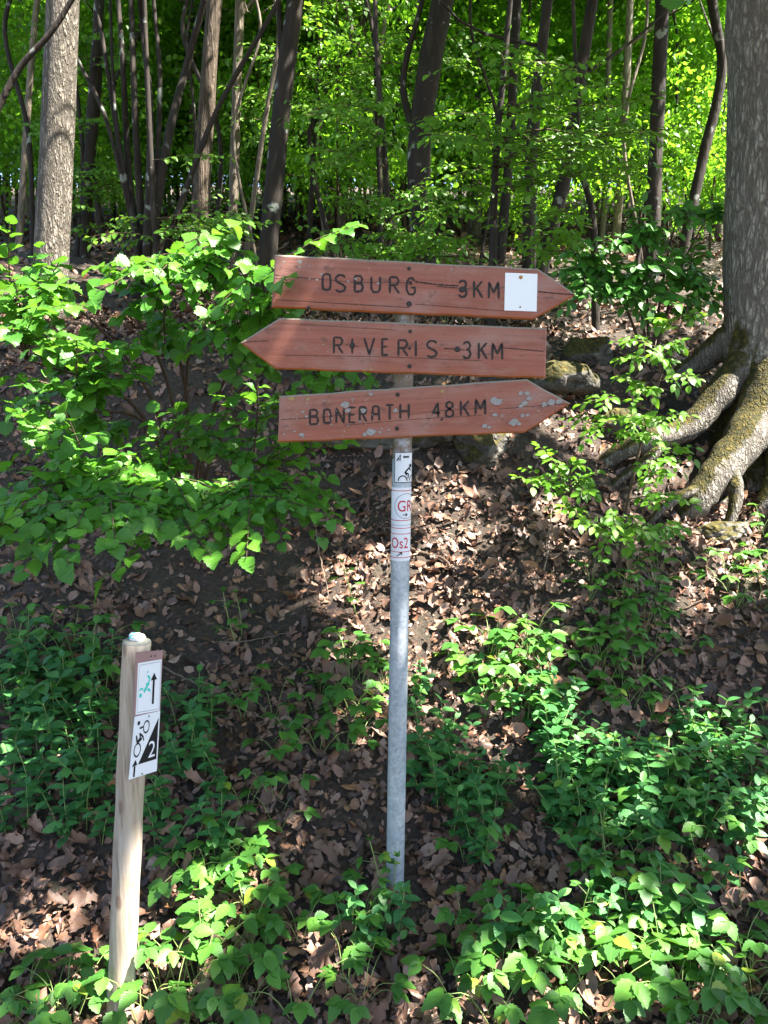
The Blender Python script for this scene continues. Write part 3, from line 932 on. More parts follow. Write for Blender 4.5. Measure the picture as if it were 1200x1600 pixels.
def plate(name, tl, tr, br_, bl, yl, yr, mat, label, thick=.003):
    """a sign plate whose corners are seen at these pixels; returns a mapper from (u,v in 0..1) to points"""
    c = [at(*tl, yl), at(*tr, yr), at(*br_, yr), at(*bl, yl)]
    nrm = (c[1] - c[0]).cross(c[3] - c[0]).normalized()
    d_ = ray(*br_)
    c[2] = CAM + d_ * ((c[0] - CAM).dot(nrm) / d_.dot(nrm))
    if nrm.y > 0: nrm = -nrm
    g = Geo()
    f = [p for p in c] + [p - nrm * thick for p in c]
    g.add(f, [(0, 1, 2, 3), (7, 6, 5, 4), (0, 4, 5, 1), (1, 5, 6, 2), (2, 6, 7, 3), (3, 7, 4, 0)])
    o = g.build(name, [mat], wp, off=WB); o['label'] = label
    def mp(u, v, lift=0.0):
        a = c[0].lerp(c[1], u); b = c[3].lerp(c[2], u)
        return a.lerp(b, v) + nrm * lift
    return o, mp
M['pink'] = simple('faded_pink_plate', (.34, .20, .19), .45, .3, 25)
YL, YR = WB.y - .055, WB.y - .005
def put(name, polys, mat, parent, mp, lift):
    g = Geo()
    for i, (V2, F2) in enumerate(polys):
        g.add([mp(a, b, lift + i * .00003) for a, b in V2], F2)
    return g.build(name, [mat], parent, off=WB)
back, mb = plate('backing_plate', (213, 1019.5), (254.5, 1016), (250.3, 1111), (208.5, 1121), YL, YR, M['pink'], 'faded pink backing plate with a white cycling panel')
# (u,v) from the enlarged detail: panel spans (258..468, 378..) there
put('panel', [([(.08, .165), (.965, .145), (.97, .985), (.07, .965)], [(0, 1, 2, 3)])], M['white'], back, mb, .0006)
put('panel_border', [ribbon([(.14, .20), (.93, .18), (.935, .955), (.12, .935), (.14, .20)], .008)], M['grey_print'], back, mb, .0009)
put('arrow', [([(.66, .46), (.735, .46), (.735, .85), (.66, .85)], [(0, 1, 2, 3)]), ([(.58, .465), (.70, .345), (.82, .46)], [(0, 1, 2)])], M['black'], back, mb, .0011)
E = lambda x, y, rx, ry: (circ(x, y, rx, ry, 14)[:-1], [tuple(range(14))])
put('cyclist_pictogram', [E(.45, .32, .03, .014), ribbon([(.45, .38), (.54, .42), (.50, .50)], .05), ([(.40, .50), (.54, .47), (.52, .54), (.42, .54)], [(0, 1, 2, 3)]), ribbon([(.47, .54), (.38, .60), (.34, .63)], .06), ([(.16, .61), (.22, .55), (.30, .57), (.32, .61), (.25, .585)], [(0, 1, 2, 3, 4)]), E(.22, .675, .05, .035), ([(.44, .61), (.50, .575), (.57, .60), (.60, .65), (.50, .62)], [(0, 1, 2, 3, 4)])], M['cyan'], back, mb, .0011)
for u in (.55, .70):
    put('screw', [E(u, .075, .028, .014)], M['bolt'], back, mb, .0016)
low, ml = plate('number_plate', (211, 1120.5), (250.3, 1111), (245, 1204.5), (201.5, 1218.5), YL - .0015, YR - .0015, M['white'], 'white plate with cyclist, black wedge and number 2')
put('wedge', [([(.95, .10), (.95, .79), (.28, .79)], [(0, 1, 2)])], M['black'], low, ml, .0006)
put('number', [text_polys('2', .63, .88, .46, .73)], M['white'], low, ml, .0010)
put('arrow', [([(.13, .80), (.19, .80), (.19, .975), (.13, .975)], [(0, 1, 2, 3)]), ([(.06, .80), (.17, .70), (.25, .79)], [(0, 1, 2)])], M['black'], low, ml, .0009)
put('cyclist_pictogram', [ribbon(circ(.48, .20, .11, .095), .026), ribbon(circ(.20, .545, .12, .105), .026), ribbon([(.12, .30), (.17, .42), (.34, .37)], .05), ribbon([(.17, .42), (.28, .35), (.24, .28), (.38, .35), (.42, .42)], .035), ribbon([(.22, .20), (.37, .185)], .03), E(.17, .11, .05, .035)], M['black'], low, ml, .0009)
for u, v in ((.55, .035), (.45, .965)):
    put('screw', [E(u, v, .025, .014)], M['bolt'], low, ml, .0013)

# painted stone on the post top
def stone_mesh(name, mats, sx, sy, sz, seed, sub=3, amp=.18, paint=None):
    import bmesh
    bm = bmesh.new(); bmesh.ops.create_icosphere(bm, subdivisions=sub, radius=1.0)
    V = np.array([v.co[:] for v in bm.verts])
    V *= (1 + amp * vnoise(V * 1.4 + 5, seed) + amp * .5 * vnoise(V * 3.1, seed + 1) + amp * .22 * vnoise(V * 7, seed + 2))[:, None]
    V *= np.array([sx, sy, sz])
    F = np.array([[v.index for v in f.verts] for f in bm.faces]); bm.free()
    mi = None
    if paint is not None:
        mi = [1 if paint(V[f].mean(0)) else 0 for f in F]
    return mesh_np(name, V, F, mats, True, midx=mi)
st = link('painted_stone', stone_mesh('painted_stone', [M['white'], M['cyan']],   .0215, .018, .0150, 3, 3, .20, lambda c: c[0] < -.004 and c[2] > 0 and (c[0] * 90 + c[2] * 300) % 1.6 < .9))
st.location = WT + q * .0125
tag(st, 'small white stone with turquoise paint resting on the wooden post', 'stone')

# ------------------------------------------------------------------ bank: rocks, roots, dead sticks
def rock(u, v, dy, s, mat, label, seed, group=None):
    p = ground_px(u, v); p = Vector((p.x, p.y + dy, Hf(p.x, p.y + dy)))
    o = link('rock', stone_mesh('rock', [M[mat]], *s, seed, 4, .30))
    o.location = p + Vector((0, 0, s[2] * .15)); o.rotation_euler = (random.uniform(-.2, .2), random.uniform(-.2, .2), random.uniform(-.4, .4))
    tag(o, label, 'rock', group)
rock(755, 735, .12, (.17, .16, .13), 'rock', 'mossy grey rock with orange tufts jutting from the bank by the signpost', 11)
rock(545, 735, .15, (.36, .16, .09), 'rock_pale', 'flat pale bare rock ledge behind the steel pole', 12)
rock(690, 730, .18, (.20, .15, .15), 'rock', 'dark rock between the pale ledge and the mossy rock', 13)
rock(870, 650, .15, (.24, .18, .13), 'rock', 'mossy boulder behind the tip of the lowest board', 14)
rock(925, 600, .2, (.16, .15, .12), 'rock', 'rounded moss-covered rock on the bank edge above the boulder', 15)
rock(1005, 700, .1, (.26, .15, .09), 'rock', 'long low mossy rock beside the oak root', 16)
rock(1125, 845, .05, (.14, .10, .05), 'rock_pale', 'small bare rock in the litter below the oak root', 17)

def stick(px, r, mat, label, group=None, lift=.012, cat='stick', name='fallen_twig', ys=None):
    P = []
    for i, (u, v) in enumerate(px):
        if ys: p = at(u, v, ys[i])
        else: p = ground_px(u, v); p.z += lift
        P.append(p)
    C = curve(P, 5 * len(P))
    C = [c + jit(r * .5) for c in C]
    t = thing(name, P[0], label, cat, group)
    n = len(C)
    tube_obj('twig', C, [r * (1 - .6 * i / (n - 1)) for i in range(n)], M[mat], t, 6, .15, 3)
    return t
GT = 'dead twigs lying on the bank'
stick([(640, 862), (690, 880), (715, 905), (735, 935)], .011, 'twig', 'curved brown stick lying below the Os2 sticker, beside the pole', None)
stick([(800, 860), (830, 815), (850, 778), (870, 750)], .008, 'twig', 'bare brown branch leaning up the bank below the boulder', None, .05)
stick([(640, 725), (662, 710), (688, 690)], .009, 'twig_dead', 'pale dead branch sticking out beside the pole under the lowest board', None, .06)
stick([(850, 905), (858, 860), (862, 800), (860, 762)], .005, 'twig_dead', 'thin upright pale shoot in front of the beech sapling', None, .04)
stick([(847, 930), (868, 890), (895, 845)], .006, 'twig', 'slim stick slanting through the litter under the beech sapling', None)
stick([(330, 1015), (380, 1012), (450, 1000)], .004, 'twig_dead', 'long thin pale twig arching over dark litter below the hazel', None, .03)
stick([(255, 1066), (300, 1088), (360, 1120), (415, 1145)], .0045, 'twig_dead', 'long thin tan stem sloping down from the wooden post', None, .06)
stick([(80, 1130), (130, 1100), (190, 1065)], .006, 'twig', 'dark stick running behind the wooden post', None, .05)
stick([(490, 830), (500, 880), (510, 930), (515, 955)], .004, 'twig_dead', 'thin hanging pale runner on the bank left of the pole', None, .05)
stick([(1080, 800), (1120, 792), (1180, 770)], .022, 'bark_root', 'thick grey fallen branch lying under the oak root', None, .02)
stick([(910, 1165), (930, 1172), (955, 1190)], .014, 'twig_dead', 'short thick grey stick among the seedlings', None, .03)
for px in ([(640, 940), (700, 935), (745, 930)], [(880, 980), (930, 960), (990, 955)], [(735, 1060), (770, 1020), (800, 990)], [(300, 1500), (330, 1460), (345, 1430)], [(1060, 960), (1110, 940), (1150, 945)], [(900, 1380), (925, 1410), (950, 1440)], [(520, 790), (560, 800), (600, 800)], [(420, 1240), (440, 1260), (470, 1275)], [(1000, 880), (1040, 900), (1080, 930)]):
    stick(px, random.uniform(.003, .006), random.choice(['twig', 'twig_dead']), 'thin dead twig lying on the leaf litter', GT)

# ------------------------------------------------------------------ trees
def trunk_path(pts, y, top_z):
    """pixel path bottom->top at distance y, carried down into the ground and up to top_z"""
    P = [at(u, v, y) for u, v in pts]
    lo = P[0]
    if lo.z > Hf(lo.x, y):
        d = (P[0] - P[1]); d = d / max(.2, abs(d.z))
        k = lo.z - Hf(lo.x, y) + .25
        P = [lo + Vector((d.x * k * .5, 0, -k))] + P
    d = (P[-1] - P[-2]).normalized()
    d.y = random.uniform(-.05, .05)
    hi = P[-1]
    if top_z > hi.z + .3:
        k = (top_z - hi.z) / max(.3, d.z)
        P += [hi + d * k * .5, hi + d * k + Vector((random.uniform(-.15, .15), 0, 0))]
    return P

NEARBY = [(20, 'beyond the dark limb-like leaning tree'), (95, 'behind the thick pale fissured trunk'), (225, 'behind the coppiced stems'), (330, 'behind the ribbed brown trunk'), (445, 'behind the forked dark tree'), (560, 'behind the slim brown leaning tree'), (670, 'behind the broad dark leaning tree'), (800, 'behind the straight dark tree'), (880, 'behind the lichen-spotted curved pair'), (970, 'behind the thin pale trees'), (1040, 'behind the dark upright tree'), (1130, 'behind the crooked tree by the oak')]
def by(u): return min(NEARBY, key=lambda n: abs(n[0] - u))[1]
# crown prototypes: many flat leaf sprays spread through an uneven volume
def crown_mesh(seed, nspray, per, rad, leaf, kind='forest', mat=None, layer=.5, gap=None, org=None, shade=()):
    r = np.random.default_rng(seed)
    c = r.normal(0, 1, (nspray, 3)); c /= np.linalg.norm(c, axis=1, keepdims=True)
    c *= (r.random(nspray) ** .45)[:, None] * np.array(rad)
    c += 0.25 * np.array(rad) * np.stack([vnoise(c * .9, seed + k) for k in range(3)], -1)
    sr = r.uniform(.5, 1.15, nspray) * layer
    ax = r.normal(0, .22, (nspray, 3)) + np.array([0, -.1, 1])
    ax /= np.linalg.norm(ax, axis=1, keepdims=True)
    P = np.repeat(c, per, 0)
    n = len(P)
    off = r.normal(0, .55, (n, 3)) * np.repeat(sr, per)[:, None]
    A = np.repeat(ax, per, 0)
    off -= A * (off * A).sum(1, keepdims=True) * .82
    D = off + r.normal(0, .25, (n, 3)) + np.array([0, 0, -.12])
    N = A + r.normal(0, .38, (n, 3))
    P = P + off
    S = leaf * r.uniform(.6, 1.2, n)
    if gap is not None:
        keep = gap(P + np.array(org), S)
        P, D, N, S = P[keep], D[keep], N[keep], S[keep]
        if shade:  # leaf clumps added on the sun lines to keep the pole stickers shaded
            c = []
            for p in shade:
                t_ = (org[2] - p.z) / SUN.z
                c += [np.array(p + SUN * (t_ + r.uniform(-.5, .5))) - np.array(org) + r.normal(0, .085, 3) for _ in range(26)]
            c = np.array(c)
            P = np.concatenate([P, c]); D = np.concatenate([D, r.normal(0, 1, c.shape)])
            N = np.concatenate([N, r.normal(0, .35, c.shape) + np.array([.4, 0, 1])]); S = np.concatenate([S, np.full(len(c), leaf)])
    V, F, U = joined_leaves(kind, P, D, N, S)
    return mesh_np('crown', V, F, [mat or M[kind]], True, U)

CR = [crown_mesh(20 + k, 100, 75, (1.6, 1.6, 1.5), .066, layer=.40) for k in range(4)]
CRL = [crown_mesh(40 + k, 60, 55, (1.0, 1.0, 1.0), .058, layer=.34) for k in range(3)]

def limb(parent, p0, d, ln, r, mat):
    p1 = p0 + d * ln * .5 + jit(.08 * ln); p2 = p0 + d * ln + Vector((0, 0, .12 * ln)) + jit(.08 * ln)
    return tube_obj('branch', curve([p0, p1, p2], 7), [r * (1 - .75 * i / 6) for i in range(7)], M[mat], parent, 6)

LIT = [at(90, 200, 6.0), at(85, 340, 6.0), at(98, 30, 6.0), at(372, 180, 8.2)]
def bg_tree(pts, wb, wt, y, mat, label, top=9.0, group=None, crowns=1, limbs=3, sides=14, extra=(), rough=.06, cs=1.0, name='tree'):
    P = trunk_path(pts, y, top)
    t = thing(name, Vector((P[0].x, P[0].y, Hf(P[0].x, P[0].y))), label, 'tree', group)
    C = curve(P, 34)
    k = y / FPX / 2
    k *= .86
    tube_obj('trunk', C, [k * (wb + (wt - wb) * min(1.6, (i / 20))) * (1 + .35 * max(0, 1 - i / 3)) for i in range(34)], M[mat], t, sides, rough, int(y * 10))
    for e, w in extra:
        E_ = curve([at(u, v, y) for u, v in e], 14)
        tube_obj('branch', E_, [k * w * (1 - .4 * i / 13) for i in range(14)], M[mat], t, 8, rough)
    for i in range(limbs):
        b = C[random.randint(18, 30)]
        a = random.uniform(0, 6.28)
        limb(t, b, Vector((math.cos(a), math.sin(a), .6)).normalized(), random.uniform(.9, 1.8), k * wt * .4, mat)
    for i in range(crowns):
        o = tag(link('crown', random.choice(CR), t), kind='stuff')
        for _try in range(25):
          ctr = C[-1] + Vector((random.uniform(-1, 1), random.uniform(-.8, .8), random.uniform(-1.2, .3))) * (cs if crowns > 3 else 1) - Vector((0, 0, (i % 4) * 1.1 * cs if crowns > 3 else 0))
          ctr += Vector((random.uniform(-1, 1), random.uniform(-.3, 1), random.uniform(0, .6))) * _try * .14
          if all(((ctr - a) - SUN * (ctr - a).dot(SUN)).length > 1.9 * cs for a in LIT): break
        o.location = ctr - t.location
        o.rotation_euler = (0, 0, random.uniform(0, 6.28)); o.scale = (cs, cs, cs * random.uniform(.8, 1.1))
    return t

bg_tree([(80, 420), (88, 250), (98, 0)], 62, 52, 6.0, 'bark_grey', 'thick straight tree with pale fissured bark standing above the hazel', 9, None, 1, 3, 40, rough=.03)
bg_tree([(133, 395), (142, 200), (152, 60), (155, 0)], 19, 16, 8.6, 'bark_dark', 'slender dark tree just behind the thick pale fissured trunk', 9)
for k in range(18):
    y = random.uniform(7.4, 11.5); u = (k * 233 + 40) % 1120 + random.uniform(-30, 30); c1, c2 = random.uniform(-40, 40), random.uniform(-60, 60)
    w = random.uniform(5, 10)
    bg_tree([(u, 400), (u + c1, 210), (u + c2, 60), (u + c2 + random.uniform(-30, 30), -30)], w, w * .8, y, random.choice(['bark_dark', 'bark_dark', 'bark_pale']), 'thin crooked pole-sized tree ' + by(u), 7.5, 'thin pole-sized trees ' + by(u), 0, 5, 7)
t = thing('coppiced_tree', (lambda p: Vector((p.x, 7.0, Hf(p.x, 7.0))))(at(225, 395, 7.0)), 'many-stemmed coppiced tree with dark stems fanning from one stool', 'tree')
for e, w in (([(222, 410), (190, 250), (165, 90), (150, 0)], 10), ([(216, 410), (200, 250), (192, 100), (185, 0)], 12), ([(225, 410), (212, 200), (205, 0)], 14), ([(228, 410), (235, 200), (225, 60), (216, -20)], 13), ([(232, 410), (262, 220), (290, 110), (325, -20)], 17), ([(222, 410), (170, 200), (125, 100)], 9), ([(235, 410), (250, 150), (240, 0)], 10), ([(218, 410), (205, 330), (180, 170), (172, 0)], 8)):
    E_ = curve([at(u, v, 7.0 + random.uniform(-.15, .15)) for u, v in e], 18)
    E_ = [E_[0] - Vector((0, 0, .5))] + E_ + [E_[-1] + (E_[-1] - E_[-2]).normalized() * 2.2]
    tube_obj('stem', E_, [7 / FPX / 2 * w * .78 * (1.15 - .5 * i / 19) for i in range(20)], M['bark_dark'], t, 9, .06)
for k in range(2):
    o = tag(link('crown', CR[k], t), kind='stuff'); o.location = Vector((random.uniform(-1, 1), .3, 5.2 + k)); o.rotation_euler.z = k
bg_tree([(313, 405), (318, 250), (335, 0)], 33, 25, 7.5, 'bark_brown', 'straight tree with ribbed brown bark beside the coppiced stems', 9, rough=.08)
bg_tree([(363, 400), (368, 200), (375, 0)], 18, 15, 8.2, 'bark_pale', 'slim straight tree with pale bark between brown and dark trunks', 9)
bg_tree([(255, 405), (300, 270), (345, 160), (420, 30), (450, -30)], 12, 8, 6.4, 'bark_dark', 'thin dark tree leaning steeply across the brown trunk', 7, None, 1, 1, 8)
bg_tree([(416, 425), (432, 250), (448, 100), (462, 0)], 36, 29, 6.5, 'bark_dark', 'dark tree with pale lichen patches behind the top board, forked', 9, None, 2, 3, 16, [([(446, 180), (440, 90), (434, -20)], 13)])
bg_tree([(662, 420), (655, 240), (672, 100), (692, 0)], 44, 38, 7.2, 'bark_dark', 'broad dark leaning tree seen above the middle of the top board', 9.5, None, 2, 3, 16, [([(655, 230), (630, 130), (660, 0)], 14)])
bg_tree([(590, 400), (615, 200), (652, 0)], 14, 11, 9.2, 'bark_dark', 'thin dark leaning tree next to the broad dark one', 9, None, 1)
bg_tree([(780, 415), (795, 250), (808, 0)], 19, 15, 8.0, 'bark_dark', 'straight dark tree left of the lichen-spotted curved trunk', 9, None, 1)
bg_tree([(826, 420), (830, 250), (840, 130), (856, 0)], 27, 18, 6.5, 'bark_dark', 'curved dark tree with white lichen spots behind the board tip', 9, None, 1, 2, 14)
bg_tree([(848, 415), (882, 280), (902, 150), (926, 0)], 25, 20, 6.8, 'bark_dark', 'dark smooth tree leaning away from its lichen-spotted neighbour', 9, None, 1, 2, 14)
bg_tree([(1018, 420), (1024, 250), (1036, 0)], 27, 23, 7.4, 'bark_dark', 'dark upright tree behind the broad-leaved shrub beside the oak', 9, None, 1)
bg_tree([(1070, 380), (1100, 240), (1128, 110), (1112, 0)], 19, 16, 7.6, 'bark_dark', 'dark crooked tree close beside the big oak trunk', 9, None, 1)
bg_tree([(960, 395), (972, 250), (985, 0)], 15, 12, 10, 'bark_pale', 'thin pale sunlit tree between the leaning trunk and upright trunk', 10, None, 1)
bg_tree([(938, 395), (945, 300), (952, 60)], 11, 9, 11, 'bark_pale', 'very thin pale tree next to the thin sunlit one', 10, None, 1)
bg_tree([(530, 400), (548, 200), (572, 0)], 14, 12, 10.5, 'bark_brown', 'slim brown leaning tree beyond the forked dark tree', 10, None, 1)
bg_tree([(-90, 420), (-40, 260), (22, 120), (80, 50), (130, -30)], 15, 9, 5.6, 'bark_dark', 'dark limb-like tree leaning in beside the thick pale trunk', 7, None, 0, 1, 10)
bg_tree([(30, 380), (45, 150), (58, 0)], 12, 10, 10, 'bark_pale', 'thin grey tree far behind the thick pale trunk', 10, None, 1)
for k in range(34):
    y = 11.5 + 16 * (k / 33) ** 1.1
    u = (k * 397 + random.uniform(-60, 60)) % 1260 - 30
    w = random.uniform(.10, .24) * FPX / y
    lean = random.uniform(-45, 45)
    bk = random.choice(['bark_pale', 'bark_brown', 'bark_dark', 'bark_pale', 'bark_grey'])
    bg_tree([(u, 380), (u + lean * .6, 180), (u + lean, 0)], w, w * .75, y, bk, 'slim %s forest tree deep in the wood %s' % (bk[5:], by(u)), 4 + y * .75, 'trees deep in the wood', 4, 1, 8, cs=1.0 + y / 22)

# understorey saplings, each stem, branches and crown
def sapling_proto(k):
    t = link('sapling', None, None, (0, 0, 0))
    hgt = 2.6
    tube_obj('stem', curve([(0, 0, -.2), (.08, 0, .9), (-.05, .05, 1.9), (.05, 0, hgt)], 10), [.022 * (1 - .8 * i / 9) for i in range(10)], M['twig'], t, 6)
    for j in range(5):
        a = j * 2.1 + k; z = .7 + j * .32
        tube_obj('branch', curve([(0, 0, z), (math.cos(a) * .45, math.sin(a) * .45, z + .15), (math.cos(a) * .95, math.sin(a) * .95, z + .2)], 6), [.009 * (1 - .8 * i / 5) for i in range(6)], M['twig'], t, 5)
    o = tag(link('crown', CRL[k % 3], t), kind='stuff'); o.location = (0, 0, 1.55); o.scale = (1.1, 1.1, 1.25)
    return t
protos = [sapling_proto(k) for k in range(3)]
spots = []
for k in range(74):
    y = 8.4 + 19 * (k / 73) ** 1.15
    u = (k * 271 + random.uniform(-70, 70)) % 1300 - 50
    if u < 430 and y < 11: continue
    spots.append((u, y, random.uniform(.75, 1.15) * (.55 if y < 7.8 else 1) * (1 + max(0, y - 10) * .055)))
for k in range(66):
    y = 15 + 31 * (k / 65)
    spots.append(((k * 337 + random.uniform(-60, 60)) % 1300 - 50, y, random.uniform(1.5, 2.1) * (1 + (y - 15) * .06)))
for i, (u, y, s) in enumerate(spots):
    o = protos[i] if i < 3 else copy_tree(protos[i % 3])
    x = (u - 600) / FPX * y * .99
    o.location = (x, y, Hf(x, y)); o.rotation_euler = (0, 0, random.uniform(0, 6.28)); o.scale = (s, s, s * random.uniform(.9, 1.3))
    far_ = 'tall leafy sapling deep in the wood ' if y > 20 else ('leafy green sapling some way up the slope ' if y > 12.5 else 'low leafy green sapling standing close ')
    tag(o, far_ + by(u), 'sapling', 'understorey saplings ' + by(u))

# big oak at the right edge
OY = 4.65
oc = [at(1192, 640, OY), at(1190, 560, OY), at(1187, 470, OY), at(1190, 300, OY), at(1196, 100, OY), at(1202, -60, OY)]
oak_base = Vector((oc[0].x, OY, Hf(oc[0].x, OY)))
oak = thing('oak_tree', oak_base, 'massive oak with fissured bark, mossy flare and exposed roots', 'tree')
path = [oc[0] - Vector((0, 0, .45))] + oc + [oc[-1] + Vector((.15, -.05, 2.5)), oc[-1] + Vector((.1, .1, 5))]
C = curve(path, 90)
R_ = []
for c in C:
    z = c.z - oak_base.z
    r = .195
    if z < .75: r += .12 * ((.75 - z) / .75) ** 2
    if z > 2.5: r *= max(.45, 1 - (z - 2.5) * .07)
    R_.append(r)
tube_obj('trunk', C, R_, M['bark_oak'], oak, 72, .035, 5)
def oroot(px, r, flat=1.0, n=30):
    P = curve([at(u, v, y) for u, v, y in px], n)
    tube_obj('root', P, [r[0] + (r[1] - r[0]) * (i / (n - 1)) ** .8 for i in range(n)], M['bark_root'], oak, 26, .13, 9, True, flat)
oroot([(1205, 560, 4.6), (1185, 650, 4.42), (1150, 705, 4.28), (1112, 752, 4.18), (1082, 795, 4.14), (1062, 830, 4.24)], (.15, .06))
oroot([(1170, 560, 4.6), (1120, 620, 4.55), (1075, 668, 4.5), (1010, 690, 4.42), (955, 715, 4.46), (915, 750, 4.55)], (.105, .04))
oroot([(1200, 620, 4.5), (1215, 700, 4.3), (1205, 760, 4.2), (1180, 800, 4.15)], (.10, .03))
oroot([(1150, 520, 4.7), (1080, 575, 4.95), (1020, 600, 5.1), (960, 615, 5.2)], (.10, .03))
oroot([(1240, 640, 4.6), (1290, 720, 4.4), (1340, 780, 4.2)], (.16, .06))

oroot([(1135, 725, 4.20), (1150, 770, 4.10), (1140, 815, 4.06), (1120, 850, 4.1)], (.055, .018))
oroot([(1040, 682, 4.44), (1010, 720, 4.36), (965, 752, 4.33), (940, 790, 4.36)], (.045, .014))
oroot([(1100, 765, 4.14), (1070, 772, 4.10), (1030, 800, 4.05), (1000, 835, 4.1)], (.04, .012))
# sun gaps: where the photograph shows sun flecks the canopy is open (pixel, radius in pixels, distance or None for the ground)
GAPS = [(575, 905, 44, None), (590, 950, 26, None), (735, 870, 55, None), (700, 795, 24, None), (665, 780, 16, None), (740, 920, 22, None), (685, 1035, 58, None), (650, 985, 22, None), (775, 1040, 48, None), (745, 1085, 35, None), (905, 525, 45, None), (1125, 840, 34, None), (1165, 900, 26, None), (1090, 930, 20, None), (1165, 1370, 36, None), (255, 1470, 48, None), (225, 1520, 30, None), (150, 1570, 42, None), (195, 1500, 45, WB.y), (200, 1420, 24, WB.y), (870, 1500, 44, None), (880, 1570, 32, None), (680, 1580, 30, None), (330, 1370, 34, None), (30, 1210, 42, None), (60, 1440, 22, None), (630, 1000, 22, PBY), 
        (60, 390, 75, 2.6), (190, 415, 75, 2.7), (300, 450, 45, 2.6), (120, 470, 45, 2.5), (30, 540, 36, 2.4), (640, 370, 40, 5.6), (1200, 400, 60, 4.5), (1205, 250, 60, 4.5), (1205, 120, 60, 4.5), (1200, 540, 50, 4.4), (1185, 660, 40, 4.3), (1150, 700, 24, 4.3), (90, 200, 120, 6.0), (85, 330, 60, 6.0), (850, 800, 16, None), (1010, 660, 22, 3.6), (980, 760, 24, 3.5), (680, 250, 30, 5.8), (900, 200, 34, 5.2), (560, 1130, 18, None), (535, 1020, 16, None), (840, 1210, 24, None), (770, 1180, 16, None), (700, 1150, 20, None), (1060, 1180, 18, None), (940, 1290, 16, None), (490, 1500, 22, None), (430, 1310, 12, None), (1040, 1520, 26, None), (1100, 780, 20, 4.1), (760, 700, 15, None)]
sunv = np.array(SUN)
GP = []
for u, v, r, y in GAPS:
    p = ground_px(u, v) if y is None else at(u, v, y)
    dist = (p - CAM).dot(FWD)
    GP.append((np.array(p), r * dist / FPX))
def open_gap(W, S):
    keep = np.ones(len(W), bool)
    for c, r in GP:
        rel = W - c
        t = rel @ sunv
        d = np.linalg.norm(rel - t[:, None] * sunv, axis=1)
        keep &= ~((d < r * (1.1 + .25 * vnoise(W * 2.5, 77)) + .06 + S * .3) & (t > 0))
    return keep

def canopy_tree(name, base, hgt, rads, label, n, seed, lean=(0, 0)):
    b = Vector((base[0], base[1], Hf(*base)))
    t = thing(name, b, label, 'tree')
    topc = b + Vector((lean[0], lean[1], hgt))
    C = curve([b - Vector((0, 0, .3)), b + Vector((lean[0] * .15, lean[1] * .15, hgt * .4)), b + Vector((lean[0] * .5, lean[1] * .5, hgt * .75)), topc], 24)
    tube_obj('trunk', C, [.19 * (1 - .6 * i / 23) for i in range(24)], M['bark_grey'], t, 20, .04)
    for k in range(7):
        a = k * .9
        limb(t, C[14 + k], Vector((math.cos(a), math.sin(a), .25)).normalized(), rads[0] * .5, .035, 'bark_grey')
    me = crown_mesh(seed, n, 60, rads, .125, 'oakleaf', layer=.62, gap=open_gap, org=topc, shade=[at(632, v, PBY) for v in range(705, 885, 20)])
    o = tag(link('crown', me, t), kind='stuff'); o.location = topc - b
    return t
canopy_tree('oak_tree', (4.5, 1.2), 5.8, (4.1, 3.1, .85), 'spreading oak beside the path whose crown shades the signpost', 780, 61, (-1.6, .8))
ot = [o for o in bpy.data.objects if o.name == 'oak_tree.001'][0]
Lo, Go = [], Geo()
spray(at(1085, -190, 2.5), at(1048, 8, 2.15), 9, .07, Lo, Go, 2, .02, .004, .3, Vector((0, -.4, 1)))
Go.build('branch', [M['twig']], ot, off=ot.location, smooth=True)
add_leaves(ot, 'hazel', Lo, 40)
o = tag(link('crown', crown_mesh(63, 380, 60, (3.8, 2.7, .9), .12, 'oakleaf', layer=.62, gap=open_gap, org=Vector((1.5, 4.6, 7.0))), oak), kind='stuff')
o.location = Vector((1.5, 4.6, 7.0)) - oak_base

